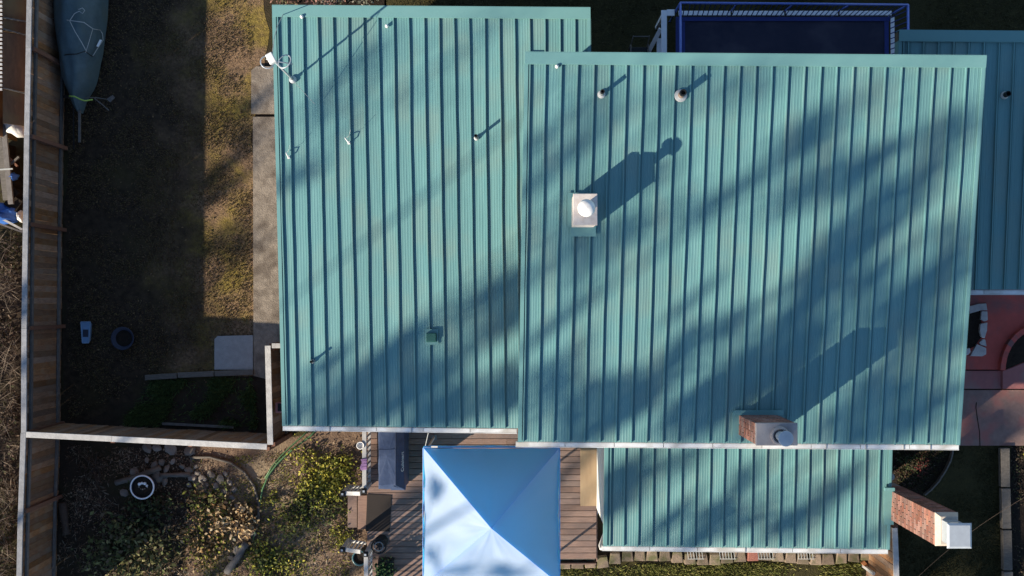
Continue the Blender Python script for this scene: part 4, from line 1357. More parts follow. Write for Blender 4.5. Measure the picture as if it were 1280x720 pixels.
# ================================================================== SIDE GARDEN ON THE RIGHT
edge_px = [(1191, 558), (1190.5, 566), (1188, 576), (1182, 588), (1173, 602), (1164, 612), (1156, 618.5)]
vs = []
mb = MB()
P = [at(x, y, .1) for x, y in edge_px]
for a, b in zip(P[:-1], P[1:]):
    mb.bar(Vector((a.x, a.y, .06)), Vector((b.x, b.y, .06)), .035, .14)
tag(mb.build('bed_edging', M['timber'], origin=(P[3].x, P[3].y, 0)), 'curved grey edging strip between the dark bed and the side lawn', 'edging')
tl_ = thing('sleeper_path', at(1256, 620, 0), 'line of old grey sleepers along the right side lawn', 'edging')
for i, (a, b) in enumerate((((1250, 560), (1250.5, 608)), ((1251, 610), (1252, 660)), ((1252.5, 662), (1253.5, 712)), ((1254, 714), (1255, 770)))):
    A_, B_ = at(a[0] + 5, a[1], .1), at(b[0] + 5, b[1], .1)
    MB().bar(A_, B_, .22, .14).build('sleeper', M['timber'], tl_, bevel=.012)
# small stump-like electrical box by the chimney foot
p = at(1116, 596, .9)
o = MB().lathe((p.x - .05, p.y, .0), [(.09, 0), (.10, .5), (.095, .9), (.06, .97), (.001, .98)], 18).build('gas_bottle', M['grey'], origin=(p.x, p.y, 0), smooth=True)
tag(o, 'grey rounded cylinder standing against the wall above the tall chimney', 'cylinder')
# overhead wire crossing the corner
wa, wb = at(1140, 728, 3.0), at(1300, 610, 3.6)
tag(MB().tube([lerp(wa, wb, k / 12) - Vector((0, 0, .25 * math.sin(math.pi * k / 12))) for k in range(13)], .0035, 6).build('overhead_wire', M['bark'], origin=wa), 'thin pale wire slung across the lower right corner', 'wire')

# ================================================================== LEFT YARD
# boat on its trailer under a tarp
def boat():
    secs = [(-42, 70, 128, .95), (-20, 67, 127, 1.0), (0, 66, 125.5, 1.05), (20, 67.5, 125, 1.05), (40, 69.5, 122, 1.02), (62, 72.5, 120, .98), (70, 74, 119, .92),
            (84, 75.5, 117, .86), (98, 78, 115.5, .80), (110, 83, 112, .72), (118, 87.5, 107, .62), (127, 90, 104, .48), (137, 95, 104.5, .36), (142, 99, 103.5, .28)]
    c0 = at(97, 60, 0)
    b_ = thing('covered_boat', c0, 'long tapered load under a faded blue tarp beside the left fence', 'tarp')
    n = 18
    vs, fs = [], []
    for i, (py, xa, xb, h) in enumerate(secs):
        A_, B_ = at(xa, py, h * .55), at(xb, py, h * .55)
        w = (B_ - A_).length / 2
        c = (A_ + B_) / 2
        for k in range(n):
            a = math.pi * k / (n - 1)
            x = -math.cos(a); z = math.sin(a)
            zz = h * (.25 + .75 * z ** .7)
            if k in (0, n - 1): zz = .12
            nz = noise.noise((x * 3, c.y * 2.5, z * 3)) * .05 + .030 * math.sin(a * 9 + noise.noise((c.y * .8, 3, 1)) * 6) * z
            vs.append(Vector((c.x + x * w * (1 + nz * .6), c.y + nz * .5, zz + nz)))
    for i in range(len(secs) - 1):
        for k in range(n - 1):
            fs.append((i * n + k, i * n + k + 1, (i + 1) * n + k + 1, (i + 1) * n + k))
    fs.append(tuple(range(n)))
    fs.append(tuple(range((len(secs) - 1) * n, len(secs) * n))[::-1])
    tp = MB().add(vs, fs).build('tarp', M['tarp'], b_, smooth=True)
    sd = tp.modifiers.new('sub', 'SUBSURF'); sd.levels = 1; sd.render_levels = 1
    def cord(px, r=.010, m='cord', nm='cord'):
        MB().tube([at(x, y, z) for x, y, z in px], r, 5).build(nm, M[m], b_, smooth=True)
    cord([(98, 12, 1.1), (103, 10, 1.12), (106, 13, 1.11), (103, 17, 1.1), (99, 14, 1.1), (93, 17, 1.1), (89, 23, 1.08), (87, 26, 1.08), (94, 40, 1.08), (102, 53, 1.06), (108, 64, 1.02)])
    cord([(66, 23, .7), (87, 25.5, 1.09), (105, 28, 1.06), (116, 36, .8), (126, 38, .5)])
    cord([(116, 36, .8), (112, 50, .95), (107, 66, 1.0)], .007)
    cord([(124, 36, .45), (128, 42, .4), (129, 50, .35), (121, 62, .6), (116, 70, .7)], .009)
    cord([(75, 70, .75), (85, 68, .98), (96, 67.5, 1.02), (106, 64, .98), (116, 71, .7)], .014, 'dark', 'strap')
    MB().bar(at(122, 58, .62), at(126, 50, .5), .05, .02).build('float', M['padwhite'], b_)
    cord([(86.5, 120, .75), (93, 120.5, .76), (100, 124, .68), (106, 126, .6), (116, 124.5, .55)], .018, 'limecord', 'strap')
    # trailer tongue
    MB().bar(at(99.5, 138, .32), at(99.5, 178, .32), .05, .05).build('tongue', M['rail'], b_)
    MB().bar(at(91.5, 120, .34), at(92.5, 186, .30), .025, .025).build('tongue', M['dark'], b_)
    MB().bar(at(80, 121, .5), at(87, 121, .6), .06, .06).build('jack', M['dark'], b_)
    return b_
boat()
# long handled tool
tool = thing('yard_hoe', at(125, 125, 0), 'metal hoe lying by the pointed end of the tarp', 'tool')
MB().tube([at(106, 122, .3), at(120, 122, .2), at(133, 124, .12)], .012, 6).build('handle', M['rail'], tool)
MB().tube([at(118, 123, .18), at(127, 130, .12), at(136, 138, .05)], .014, 6).build('handle', M['rail'], tool)
q = [at(133, 124, .1), at(138, 128, .1), at(144, 122, .1), at(141, 119, .14)]
MB().hexa(q, [p + Vector((0, 0, .012)) for p in q]).build('blade', M['rail'], tool)
# blue plastic tub
p = [at(98, 402.5, .3), at(110, 402.5, .3), at(108, 429, .3), at(100, 429, .3)]
tb = thing('plastic_tub', (p[0].x, p[0].y, 0), 'pale blue plastic scoop lying on the dark lawn by the fence', 'tub')
c_ = sum(p, Vector()) / 4
o = MB().hexa([Vector((lerp(c_, q_, .8).x, lerp(c_, q_, .8).y, .005)) for q_ in p[::-1]][::-1], [Vector((q_.x, q_.y, .16)) for q_ in p]).build('body', M['tub'], tb, bevel=.015)
for i in range(4):
    MB().bar(Vector((p[i].x, p[i].y, .165)), Vector((p[(i + 1) % 4].x, p[(i + 1) % 4].y, .165)), .018, .02).build('rim', nmat('tub_rim_%d' % i, (.22, .34, .50), (.19, .30, .45), 8), tb)
MB().box((c_.x, c_.y - .02, .166), (.13, .18, .012)).build('insert', M['tubdark'], tb)
# round fire pit
p = at(153, 423, .2)
fp = thing('fire_pit', (p.x, p.y, 0), 'round dark blue fire bowl standing on the dark lawn', 'fire pit')
MB().lathe((p.x, p.y, 0), [(.10, .02), (.22, .06), (.275, .18), (.285, .20), (.27, .205), (.20, .10), (.001, .07)], 30).build('bowl', M['tubdark'], fp, smooth=True)
for k in range(3):
    a = k * 2.1 + .3
    MB().bar((p.x + .18 * math.cos(a), p.y + .18 * math.sin(a), .0), (p.x + .2 * math.cos(a), p.y + .2 * math.sin(a), .1), .03, .03).build('leg', M['dark'], fp)
MB().lathe((p.x, p.y, 0), [(.2, .11), (.10, .13), (.001, .12)], 20).build('ash', M['soil'], fp)
# timber border by the slab
tbr = thing('timber_border', at(250, 469, 0), 'old timber border between the slab and the grass patch', 'edging')
for a, b in (((182, 472), (222, 469.5)), ((223, 469), (268, 467)), ((269, 467), (317, 465))):
    MB().bar(at(*a, .08), at(*b, .08), .13, .12).build('timber', M['timber'], tbr, bevel=.012)
a, b = at(203, 529.5, .06), at(292, 534, .06)
tag(MB().bar(a, b, .06, .05).build('loose_board', M['rail'], origin=a, bevel=.004), 'thin pale board on the ground at the foot of the cross fence', 'board')
# pink box on the wall by the fence return
p = at(349, 510, 1.6)
pb = thing('nest_box', (p.x, p.y, 0), 'small pink box on a stake between the fence return and the lower roof', 'box')
zb = 1.45
mb = MB(); mb.box((p.x, p.y, zb), (.20, .24, .22)); mb.build('box', M['pink'], pb, bevel=.006)
mb = MB(); mb.box((p.x + .03, p.y + .01, zb + .115), (.14, .18, .015)); mb.build('opening', M['dark'], pb)
MB().box((p.x, p.y, (zb - .1) / 2), (.06, .06, zb - .1)).build('stake', M['rail'], pb)

# ================================================================== NEIGHBOUR'S SIDE, LEFT EDGE
sh = thing('shed', at(15, 70, 0), 'brown plywood lean-to roof beyond the left fence', 'shed')
zs = 1.75
rows = [(-70, 22), (23, 39), (40, 111), (112, 154)]
for i, (a, b) in enumerate(rows):
    q = [at(3.5, b, zs - .02 * i), at(33, b + 4, zs - .25 - .02 * i), at(33, a + 4, zs - .25), at(3.5, a, zs)]
    MB().hexa([p - Vector((0, 0, .02)) for p in q], q).build('roof_sheet', M['brownboard'], sh)
MB().bar(at(4, 22, zs + .02), at(33, 27, zs - .20), .035, .03).build('batten', M['timber'], sh)
MB().bar(at(4, 36, zs + .02), at(33, 44, zs - .20), .03, .03).build('batten', M['timber'], sh)
MB().bar(at(4, 110, zs + .01), at(33, 117, zs - .21), .03, .03).build('batten', M['timber'], sh)
for k in range(34):
    y_ = -60 + k * 5.2
    MB().box(at(1.2, y_, zs + .05), (.06, .05, .03)).build('siding_strip', M['railw'], sh)
MB().box(at(2, 40, zs / 2), (.05, 5.0, zs - .3)).build('wall', M['brownboard'], sh)
# white sack
p = at(19, 160, .9)
sk = MB()
vs, fs = [], []
n = 14
for i in range(7):
    for k in range(n):
        a = k * 2 * math.pi / n
        t = i / 6
        r_ = math.sin(math.pi * (.08 + .84 * t)) ** .6
        nz = noise.noise((math.cos(a) * 2, math.sin(a) * 2, t * 3)) * .06
        vs.append(Vector((p.x + math.cos(a) * (.27 * r_ + nz), p.y + math.sin(a) * (.20 * r_ + nz) - .10 * math.cos(a), .72 + t * .30 + nz * .5)))
for i in range(6):
    for k in range(n):
        k2 = (k + 1) % n
        fs.append((i * n + k, i * n + k2, (i + 1) * n + k2, (i + 1) * n + k))
fs.append(tuple(range(6 * n, 7 * n))); fs.append(tuple(range(n))[::-1])
tag(sk.add(vs, fs).build('sack', M['sack'], origin=(p.x, p.y, .7), smooth=True), 'crumpled white sack below the brown lean-to roof', 'sack')
pile = thing('timber_pile', at(10, 200, 0), 'heap of old grey timbers beyond the left fence', 'timber')
MB().bar(at(2, 130, .8), at(14, 255, .75), .12, .06).build('timber', M['rail'], pile)
MB().bar(at(-4, 150, .72), at(8, 250, .68), .14, .05).build('timber', M['timber'], pile)
MB().bar(at(0, 212, .95), at(16, 211, .95), .03, .03).build('timber', M['cord'], pile)
MB().bar(at(14, 205, .7), at(24, 196, .75), .05, .05).build('timber', M['timber'], pile)
MB().bar(at(12, 198, .6), at(22, 208, .6), .05, .05).build('timber', M['post'], pile)
MB().bar(at(0, 272, .6), at(28, 287, .5), .05, .03).build('timber', M['railw'], pile)
MB().bar(at(0, 280, .6), at(28, 290, .5), .04, .03).build('timber', M['rail'], pile)
for k in range(6):
    MB().box(at(4 + 4 * k, 190 + 13 * k, .3), (.3, .35, .6), rz=.2 * k).build('crate', M['soil'], pile)
def lump(name, c, rx, ry, h, m, label, cat, seed):
    vs, fs = [], []
    n = 16; q = 6
    for i in range(q + 1):
        t = i / q
        for k in range(n):
            a = k * 2 * math.pi / n
            r_ = math.cos(t * math.pi / 2) ** .8
            nz = 1 + noise.noise((math.cos(a) * 1.6, math.sin(a) * 1.6, t * 2 + seed)) * .45
            vs.append(Vector((c.x + math.cos(a) * rx * r_ * nz, c.y + math.sin(a) * ry * r_ * nz, c.z + h * math.sin(t * math.pi / 2) * nz)))
    for i in range(q):
        for k in range(n):
            k2 = (k + 1) % n
            fs.append((i * n + k, i * n + k2, (i + 1) * n + k2, (i + 1) * n + k))
    fs.append(tuple(range(n))[::-1]); fs.append(tuple(range(q * n, (q + 1) * n)))
    return tag(MB().add(vs, fs).build(name, m, origin=c, smooth=True), label, cat)
lump('folded_tarp', at(8, 267, .3), .42, .26, .4, M['bluetarp'], 'bright blue tarp bundle beyond the left fence, at the lower end of the timbers', 'tarp', 1)
lump('folded_tarp', at(18, 221, .6), .12, .09, .2, M['bluetarp'], 'small blue tarp scrap beside the old timbers', 'tarp', 2)
lump('rag', at(27, 270, .5), .08, .14, .2, M['sack'], 'small white rag on the end of the timber heap', 'rag', 3)

# ================================================================== GARDEN LOWER LEFT
p = at(177.5, 609, .45)
pot = thing('plant_pot', (p.x, p.y, 0), 'round dark pot with white rim and shells in the lower left garden', 'pot')
MB().lathe((p.x, p.y, 0), [(.20, 0), (.27, .40), (.28, .44), (.262, .44), (.25, .38), (.001, .38)], 36).build('bowl', M['tubdark'], pot, smooth=False)
MB().lathe((p.x, p.y, 0), [(.262, .435), (.262, .452), (.272, .458), (.285, .458), (.295, .450), (.295, .43)], 36, caps=False).build('rim', M['padwhite'], pot, smooth=True)
MB().lathe((p.x, p.y, 0), [(.255, .385), (.15, .40), (.001, .40)], 24).build('soil', M['soil'], pot)
for k, (dx, dy, r_) in enumerate(((-.08, .07, .04), (-.02, .09, .035), (.05, .08, .04), (.10, .03, .03), (-.09, .0, .02), (.11, -.01, .018), (.0, -.06, .02), (.05, -.05, .015), (-.05, -.05, .015), (-.1, .03, .016))):
    MB().lathe((p.x + dx, p.y + dy, .40), [(r_, 0), (r_ * .9, r_ * .5), (r_ * .4, r_ * .8), (.001, r_ * .85)], 10).build('shell', M['padwhite'] if r_ > .025 else M['rock'], pot, smooth=True)

def rock_mesh(seed, m):
    bm_ = bmesh.new()
    bmesh.ops.create_icosphere(bm_, subdivisions=2, radius=1.0)
    for v in bm_.verts:
        nz = noise.noise(v.co * 1.1 + Vector((seed * 7.7, 0, 0)))
        v.co *= 1 + nz * .45
        v.co.z *= .6
    me = bpy.data.meshes.new('rock')
    bm_.to_mesh(me); bm_.free()
    me.materials.append(m)
    return me
rocks = [rock_mesh(k, M['rock']) for k in range(6)]
rb = thing('rock_border', at(250, 590, 0), 'loose border of grey garden rocks beside the white rimmed pot', 'rocks')
rp = [(184, 559, 9), (196, 560, 7), (213, 561, 11), (238, 562, 10), (184, 575, 5), (193, 582, 7), (202, 578, 6), (208, 586, 8), (216, 577, 5), (228, 583, 5), (236, 588, 6), (240, 597, 7), (247, 591, 6),
      (252, 598, 8), (258, 605, 6), (264, 593, 9), (275, 599, 8), (270, 608, 7), (281, 592, 6), (287, 603, 5), (262, 613, 6), (280, 614, 5), (290, 622, 6), (293, 612, 5), (168, 590, 6), (152, 601, 5), (155, 616, 6), (236, 606, 5), (296, 633, 5), (245, 583, 5),
      (197, 596, 9), (206, 601, 7), (302, 655, 6), (297, 688, 7), (290, 697, 6)]
for k, (x, y_, r_) in enumerate(rp):
    pp = at(x, y_, .03)
    s = r_ / 51.0 * random.uniform(.55, .9)
    inst('rock', rocks[k % 6], pp, (random.uniform(-.3, .3), random.uniform(-.3, .3), random.uniform(0, 6)), rb, (s, s * random.uniform(.65, 1), s * random.uniform(.6, .9)))
def log(a, b, r_, m, label, cat='log'):
    A_, B_ = at(*a), at(*b)
    pts = [lerp(A_, B_, k / 6) + Vector((noise.noise((k, r_ * 50, 1)) * .03, noise.noise((k, r_ * 50, 4)) * .03, 0)) for k in range(7)]
    tag(MB().tube(pts, [r_ * random.uniform(.8, 1.1) for _ in pts], 9).build('log', m, origin=A_, smooth=True), label, cat)
log((145, 604, .08), (200, 585, .08), .07, M['timber'], 'grey log running up behind the white rimmed pot')
log((200, 594, .06), (238, 593, .06), .06, M['timber'], 'grey log between the pot and the garden rocks')
log((283, 716, .12), (309, 678, .12), .09, M['rail'], 'dark grey log near the end of the green hose')
log((252, 600, .05), (272, 640, .05), .045, M['timber'], 'thin branch lying below the garden rocks', 'branch')
edg = [(238, 572), (262, 571), (288, 578), (306, 590), (318, 608), (324, 630), (323, 652), (314, 672)]
ep = [at(x, y_, .05) for x, y_ in edg]
tag(MB().tube(ep, .035, 7).build('bent_edging', M['timber'], origin=ep[0], smooth=True), 'curved grey edging pole round the dry leaf bed, inside the green hose', 'edging')
log((78, 628, .15), (83, 668, .15), .10, M['bark'], 'dark stump piece at the foot of the left fence')
# green hose
hp = [(402, 530), (388, 545), (372, 557), (358, 568), (346, 580), (335, 595), (328, 612), (325, 630), (323, 645), (319, 664), (316, 676)]
hs = [at(x, y_, .05) for x, y_ in hp]
tag(MB().tube(hs, .022, 8).build('garden_hose', M['hose'], origin=hs[0], smooth=True), 'green garden hose curving over the dirt, the outer of two', 'hose')
hp2 = [(390, 533), (378, 545), (362, 559), (350, 571), (340, 583), (331, 598)]
hs = [at(x, y_, .04) for x, y_ in hp2]
tag(MB().tube(hs, .014, 8).build('garden_hose', M['hose'], origin=hs[0], smooth=True), 'thinner green hose alongside the inner edge of the main hose', 'hose')

def shrub(name, px, py, rx, h, n, size, pal, label, cat='plant', up=.7, seed=0, stems=6, group=None, shape=.75):
    r = np.random.default_rng(seed)
    b0 = at(px, py, 0)
    o = thing(name, b0, label, cat, group)
    R_ = rx / 51.0
    st = []
    tips = []
    for k in range(stems):
        a = r.uniform(0, 6.28); l = R_ * r.uniform(.4, 1.0)
        tip = Vector((math.cos(a) * l, math.sin(a) * l, h * r.uniform(.5, 1)))
        tips.append(np.array(tip))
        st.append([b0 + Vector((0, 0, 0)), b0 + tip * .5 + Vector((0, 0, h * .2)), b0 + tip])
    mb = MB()
    for s in st:
        mb.tube(s, [.014, .009, .004], 5)
    mb.build('stems', M['bark'], o)
    # clumps of leaves round the branch tips
    tips = np.array(tips)
    ti = tips[r.integers(0, len(tips), n)]
    fr = r.uniform(.35, 1.08, (n, 1))
    cen = ti * fr + r.normal(size=(n, 3)) * [R_ * .20, R_ * .20, h * .13]
    cen[:, 2] = np.maximum(cen[:, 2], .02)
    v, f, t = leaf_cloud(cen, size, pal, up=up, r=r)
    me = tinted_mesh('foliage', v, f, t, M['leaf'])
    fo = bpy.data.objects.new('foliage', me); C.objects.link(fo); fo.parent = o
    return o
G1 = [(.06, .075, .02), (.09, .10, .03), (.035, .05, .018), (.13, .13, .05)]
G2 = [(.03, .045, .018), (.05, .065, .022), (.02, .03, .012)]
GD = [(.26, .17, .08), (.19, .11, .05), (.33, .24, .13), (.12, .08, .04)]
GY = [(.27, .25, .035), (.19, .20, .03), (.34, .30, .06), (.12, .13, .025)]
shrub('leafy_shrub', 165, 688, 52, .55, 1300, (.08, .18), [(.075, .085, .03), (.11, .11, .042), (.05, .055, .025), (.16, .15, .07), (.09, .065, .04)], 'low leafy green shrub spreading in the lower left garden', seed=1, stems=16)
shrub('leafy_shrub', 196, 642, 34, .40, 600, (.07, .15), [(.04, .055, .022), (.06, .07, .028), (.03, .035, .017), (.06, .045, .03)], 'small dark green shrub just below the white rimmed pot', seed=2, stems=10)
shrub('leafy_shrub', 262, 628, 34, .34, 520, (.06, .13), G1 + GY[3:] + GD[1:2] + GD[3:], 'mixed green weed clump right of the white rimmed pot', seed=3, stems=12)
shrub('dry_leaf_heap', 297, 650, 27, .30, 800, (.07, .15), GD + [(.42, .34, .22), (.36, .27, .17)], 'heap of pale dry leaves beside the green hose', 'leaves', seed=4, stems=10)
shrub('yellow_weed', 252, 676, 36, .30, 600, (.06, .13), GY[1:2] + GY[3:] + GD, 'yellow-brown weed clump below the garden rocks', seed=5, stems=10)
shrub('yellow_weed', 402, 592, 42, .22, 1700, (.05, .11), GY + [(.30, .26, .04)], 'sunlit yellow-green weed mat left of the short stair railing', seed=6, stems=16)
shrub('yellow_weed', 392, 635, 42, .20, 1300, (.05, .11), G1 + GY[1:2], 'olive weed mat beside the deck steps', seed=7, stems=16)
shrub('yellow_weed', 345, 708, 40, .24, 1100, (.05, .12), GY + G1, 'weed clump at the bottom edge right of the dark grey log', seed=8, stems=14)
shrub('yellow_weed', 426, 668, 16, .2, 380, (.03, .08), GY, 'small bright weed clump between the two stair railings', seed=9, stems=8)
shrub('yellow_weed', 338, 622, 13, .18, 260, (.03, .07), G1 + GY, 'small weed tuft touching the bend of the green hose', seed=10, stems=7)
shrub('dead_weed', 120, 585, 30, .3, 300, (.03, .08), [(.06, .04, .03), (.09, .06, .04)], 'brown dead weed below the cross fence', seed=11, stems=12)
shrub('red_leaf_plant', 1150, 585, 16, .3, 160, (.03, .07), [(.10, .02, .02), (.06, .015, .015), (.03, .03, .015)], 'small red-leaved plant in the dark bed right of the small roof', seed=12, stems=7)
shrub('leafy_shrub', 1130, 575, 14, .3, 160, (.03, .07), G2, 'small dark shrub in the bed against the small roof', seed=13, stems=7)
shrub('flowering_shrub', 410, -8, 28, .5, 900, (.04, .10), [(.16, .10, .09), (.24, .13, .11), (.10, .11, .06), (.14, .13, .11)], 'pinkish shrub at the top edge above the lower roof', seed=14, stems=14)
shrub('flowering_shrub', 365, -10, 24, .5, 700, (.04, .10), [(.18, .11, .08), (.11, .10, .05), (.22, .12, .09)], 'reddish brown shrub above the upper left roof corner', seed=15, stems=12)
shrub('grey_shrub', 450, -8, 24, .5, 800, (.04, .10), [(.14, .14, .11), (.10, .11, .08), (.2, .19, .16)], 'grey-green shrub above the ridge of the lower roof', seed=16, stems=12)
shrub('yellow_weed', 1287, 570, 14, .3, 240, (.04, .09), GY + G1, 'bright weed at the right edge below the patio slab', seed=17, stems=8)

# ---- uncountable ground cover
YP = [(.085, .058, .034), (.105, .074, .036), (.072, .048, .030), (.11, .086, .034), (.12, .082, .05)]
pts = scatter_pts([(84, -30), (316, -30), (316, 465), (190, 470), (86, 525)], 34000, (.004, .01), .6, 1.3, 11)
stuff('yard_grass', [blades(pts, (.02, .07), YP, .95, .012, jitter=.15), leaf_cloud(scatter_pts([(84, -30), (316, -30), (316, 465), (86, 525)], 1100, (.012, .03), .6, 1.5, 12), (.03, .07), [(.12, .075, .04), (.16, .11, .06), (.07, .045, .03)], up=.3)],
      'thin mossy grass and fallen leaves on the fenced left yard', 'grass')
pts = scatter_pts([(190, 476), (318, 472), (322, 534), (150, 530), (175, 500)], 8000, (.004, .01), 1.4, 1.7, 13)
stuff('tall_grass', [blades(pts, (.08, .22), [(.065, .10, .030), (.09, .125, .04), (.045, .07, .024)], .8, .010)], 'dark green grass patch in front of the cross fence', 'grass')
pts = scatter_pts([(480, -40), (1300, -40), (1300, 60), (480, 80)], 20000, (.004, .01), .6, .8, 14)
LP = [(.055, .050, .018), (.038, .036, .014), (.07, .062, .024), (.06, .046, .024)]
stuff('back_grass', [blades(pts, (.03, .07), LP, .9, .010)], 'dark lawn grass behind the house ridge', 'grass')
pts = scatter_pts([(1120, 560), (1250, 560), (1254, 740), (1126, 740)], 12000, (.004, .01), .5, 1.2, 15)
stuff('side_grass', [blades(pts, (.03, .07), [(.038, .038, .014), (.028, .028, .011), (.052, .047, .02)], .9, .010)], 'shaded lawn grass right of the tall chimney', 'grass')
pts = scatter_pts([(692, 706), (1076, 703), (1076, 750), (692, 750)], 12000, (.004, .01), .5, 1.4, 16)
stuff('front_grass', [blades(pts, (.05, .13), [(.12, .13, .03), (.16, .16, .04), (.08, .09, .025), (.2, .18, .06)], .9, .011)], 'sunlit rough grass below the block edging', 'grass')
DL = [(.16, .10, .07), (.10, .065, .045), (.22, .155, .10), (.07, .045, .035), (.27, .21, .15)]
pts = scatter_pts([(84, 556), (332, 566), (470, 540), (470, 740), (70, 740)], 9000, (.01, .045), .5, 1.6, 17)
tw = scatter_pts([(84, 556), (332, 566), (440, 560), (436, 740), (70, 740)], 5000, (.01, .03), .6, 1.3, 18)
stuff('leaf_litter', [leaf_cloud(pts, (.025, .075), DL, up=.45, aspect=.5), leaf_cloud(tw, (.06, .20), DL[:3] + [(.3, .25, .19)], up=.25, aspect=.07)], 'dry leaf litter and twigs over the lower left garden', 'leaf litter')
pts = scatter_pts([(240, 575), (440, 560), (436, 740), (240, 740)], 9000, (.004, .01), 1.0, 1.6, 19)
stuff('garden_weeds', [blades(pts, (.03, .09), GY + G1, .9, .010)], 'short weeds and moss in the garden dirt', 'weeds')
pts = scatter_pts([(-60, 295), (26, 295), (26, 540), (20, 760), (-60, 760)], 5000, (.02, .35), .7, 1.5, 20)
tw = scatter_pts([(-60, 295), (26, 295), (26, 540), (20, 760), (-60, 760)], 3500, (.05, .5), .5, 1.3, 21)
stuff('bramble_scrub', [leaf_cloud(pts, (.04, .11), [(.085, .055, .04), (.05, .034, .026), (.05, .052, .02), (.12, .085, .06)], up=.8), leaf_cloud(tw, (.2, .6), [(.12, .088, .066), (.075, .055, .042), (.18, .14, .105)], up=.5, aspect=.028)],
      'tangle of dry brambles beyond the left fence', 'brambles')
pts = scatter_pts([(1117, 560), (1188, 560), (1150, 616), (1117, 618)], 900, (.01, .04), .3, 1.5, 22)
stuff('bed_litter', [leaf_cloud(pts, (.03, .07), [(.04, .03, .02), (.03, .04, .015), (.07, .03, .025), (.09, .07, .05)], up=.5)], 'leaves on the dark bed right of the small roof', 'leaf litter')
pts = scatter_pts([(1262, 556), (1320, 556), (1320, 740), (1262, 740)], 1500, (.01, .06), .5, 1.5, 23)
stuff('edge_litter', [leaf_cloud(pts, (.03, .08), [(.05, .035, .025), (.03, .035, .015), (.08, .06, .04)], up=.5)], 'leaf litter on the soil along the right edge', 'leaf litter')

# ================================================================== UNSEEN TREES BEYOND THE GARDEN (crowns shaped to cast shade across the roofs)
ux, uy = math.cos(SUN_AZ), math.sin(SUN_AZ)
TE = math.tan(SUN_EL)
# spots where leaf clumps are placed to cast shade: pixel, height, radius in pixels, strength
SPOTS = [
    (600, 400, 3.9, 42, 1.0), (640, 368, 4.0, 26, 1.0), (505, 468, 3.7, 45, 1.0), (400, 508, 3.5, 34, .55), (560, 512, 3.5, 42, .7), (625, 490, 3.6, 34, .6), (450, 520, 3.5, 35, .6),
    (400, 130, 4.3, 24, .5), (455, 82, 4.4, 20, .4), (375, 215, 4.1, 18, .35),
    (680, 480, 5.2, 36, .6), (740, 512, 5.1, 36, .7), (800, 470, 5.2, 26, .6), (855, 436, 5.25, 26, .55), (920, 404, 5.3, 24, .45),
    (870, 522, 5.1, 28, .9), (915, 480, 5.15, 38, 1.0), (975, 440, 5.2, 36, 1.0), (1005, 398, 5.3, 30, 1.0), (1040, 345, 5.4, 28, 1.0), (1075, 295, 5.45, 28, .9), (1120, 245, 5.5, 26, .7), (1160, 205, 5.6, 26, .6), (1200, 160, 5.6, 24, .6),
    (1105, 358, 5.35, 30, .9), (1165, 325, 5.4, 34, .9), (1200, 285, 5.45, 20, .6), (1060, 215, 5.55, 32, .8), (1020, 165, 5.6, 32, .6), (985, 250, 5.5, 18, .4),
    (1130, 492, 5.15, 38, .6), (1075, 525, 5.1, 36, .7), (1170, 525, 5.1, 34, .5), (1185, 420, 5.25, 28, .5), (1140, 392, 5.3, 24, 1.0), (1120, 410, 5.3, 18, .8), (960, 470, 5.2, 24, .9), (1010, 430, 5.2, 22, .8),
    (700, 170, 5.6, 28, .35), (760, 135, 5.7, 24, .3), (870, 100, 5.7, 30, .35), (940, 105, 5.7, 28, .35), (735, 315, 5.45, 26, .6), (790, 285, 5.5, 22, .5), (860, 255, 5.5, 18, .35), (670, 350, 5.4, 22, .4),
    (795, 592, 2.95, 26, 1.0), (770, 622, 2.9, 20, .8), (855, 578, 2.95, 22, .6), (940, 592, 2.95, 22, .5), (1000, 655, 2.85, 28, .5), (900, 640, 2.85, 20, .35), (1060, 600, 2.9, 24, .5),
    (640, 712, 2.8, 22, .7), (580, 708, 2.8, 18, .5), (538, 610, 2.8, 17, .45), (545, 690, 2.8, 17, .4),
    (1222, 505, .1, 30, 1.0), (1236, 545, .1, 32, 1.1), (1205, 540, .1, 24, 1.0), (1245, 520, .1, 20, .8), (1180, 640, .05, 40, 1.0), (1230, 640, .05, 40, 1.0), (1240, 700, .05, 40, 1.0), (1170, 700, .05, 36, 1.0),  # clumps added to darken the patio slab and the ground beside it
    (298, 140, .05, 18, .5), (300, 180, .05, 18, .6), (268, 220, .05, 14, .6), (255, 255, .05, 14, .6), (292, 308, .05, 18, .7), (262, 305, .05, 15, .6), (333, 470, .05, 20, .8), (333, 120, .05, 16, .5),
    (510, 620, .5, 20, .5), (500, 570, .5, 20, .6), (715, 590, .5, 16, .6), (300, 580, .1, 22, .4), (395, 655, .1, 16, .4), (335, 690, .1, 18, .4),
]
_rs = random.Random(5)
for _ in range(30):      # random twig sprays added for finer shade streaks between the boughs
    SPOTS.append((_rs.uniform(680, 1200), _rs.uniform(130, 545), 5.35, _rs.uniform(9, 15), _rs.uniform(.5, .9)))
for _ in range(9):
    SPOTS.append((_rs.uniform(400, 640), _rs.uniform(415, 525), 3.6, _rs.uniform(9, 15), _rs.uniform(.5, .9)))
for _ in range(12):
    SPOTS.append((_rs.uniform(770, 1100), _rs.uniform(565, 680), 2.9, _rs.uniform(8, 13), _rs.uniform(.5, .8)))
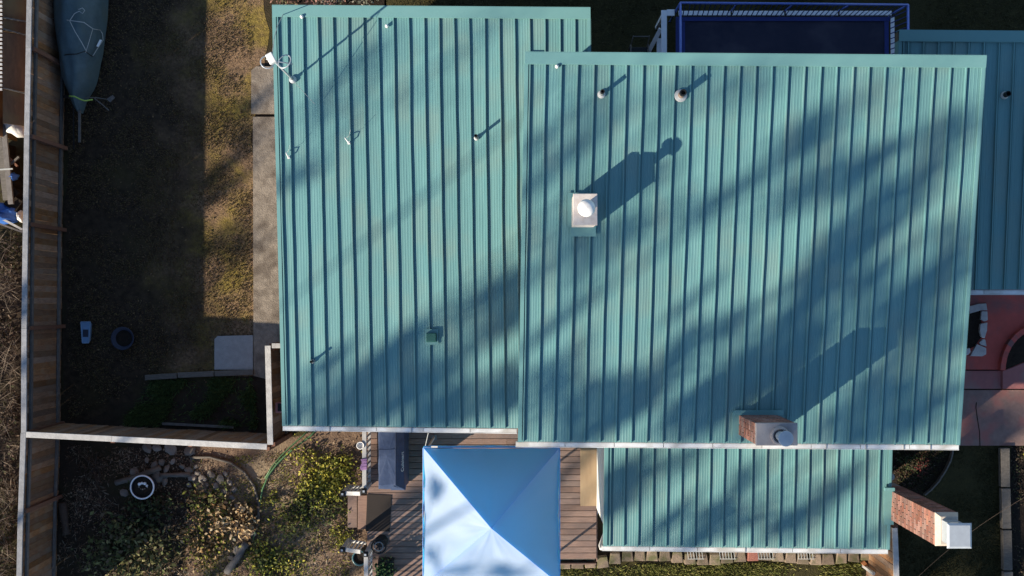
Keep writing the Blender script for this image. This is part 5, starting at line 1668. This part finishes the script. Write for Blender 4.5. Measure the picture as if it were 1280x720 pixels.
def shade_trees():
    bins = {}
    for px, py, z, r_, st in SPOTS:
        p = at(px, py, z)
        v = -p.x * uy + p.y * ux
        bins.setdefault(math.floor(v / 1.9), []).append((p, v, r_ / 60.0 * (.88 if r_ > 20 else 1.0), st))
    words = ['first', 'second', 'third', 'fourth', 'fifth', 'sixth', 'seventh', 'eighth', 'ninth', 'tenth', 'eleventh', 'twelfth', 'thirteenth', 'fourteenth', 'fifteenth']
    for n_, b_ in enumerate(sorted(bins)):
        r = np.random.default_rng(300 + n_)
        D = 31 + 12 * ((n_ * 37) % 5) / 4
        vc = (b_ + .5) * 1.9
        bx, by = -vc * uy - ux * D, vc * ux - uy * D
        clumps = []
        for p, v, R_, st in bins[b_]:
            u = p.x * ux + p.y * uy
            h = p.z + (u + D) * TE
            clumps.append((Vector((-v * uy - ux * D, v * ux - uy * D, h)), R_, st))
        H = max(c[0].z + c[1] for c in clumps) + 1.0
        o = thing('unseen_shade_tree', (bx, by, 0), '%s unseen tree past the garden, crown shaped to cast shade, counted from its right-hand end' % words[n_], 'tree', 'unseen shade trees past the garden')
        MB().tube([(bx, by, 0), (bx + r.uniform(-.15, .15), by, H * .5), (bx + r.uniform(-.2, .2), by, H * .8), (bx, by, H)], [.20, .10, .04, .01], 9).build('trunk', M['bark'], o)
        br = MB()
        cen = []
        for c, R_, st in clumps:
            j = Vector((bx, by, c.z - .8))
            br.tube([j, (j + c) / 2 + Vector((0, 0, .1)), c], [.045, .03, .015], 5)
            n = int((2000 if R_ < .27 else 980) * R_ * R_ * st ** 1.7) + 8
            q = r.normal(size=(n, 3))
            q = q / np.linalg.norm(q, axis=1)[:, None] * r.uniform(0, 1, (n, 1)) ** .45
            lat = q[:, 0] * R_ * .95
            dep = q[:, 1] * R_ * .9
            hh = q[:, 2] * R_ * TE * 1.55
            # twiggy strands: pull leaves towards a few boughs
            twig = R_ < .27
            k = 2 if twig else 4 + int(6 * R_)
            bow = r.uniform(-1, 1, size=(k, 3))
            w = r.integers(0, k, n)
            lat = bow[w, 0] * R_ * (.4 if twig else .78) + r.normal(size=n) * (.05 if twig else .06 + .08 * R_)
            hh = bow[w, 2] * R_ * TE * .75 + r.normal(size=n) * R_ * TE * (2.4 if twig else .85)
            cen.append(np.stack([c.x - lat * uy + dep * ux, c.y + lat * ux + dep * uy, c.z + hh], axis=1))
        br.build('branches', M['bark'], o)
        # crown top
        cen.append(r.normal(size=(40, 3)) * [.5, .5, .35] + [bx, by, H - .6])
        cen = np.concatenate(cen) - np.array([bx, by, 0])
        v_, f_, t_ = leaf_cloud(cen, (.14, .34), [(.03, .05, .02), (.045, .065, .028), (.02, .035, .016)], up=.9, aspect=.5, r=r)
        me = tinted_mesh('foliage', v_, f_, t_, M['leaf'])
        fo = bpy.data.objects.new('foliage', me); C.objects.link(fo); fo.parent = o
shade_trees()
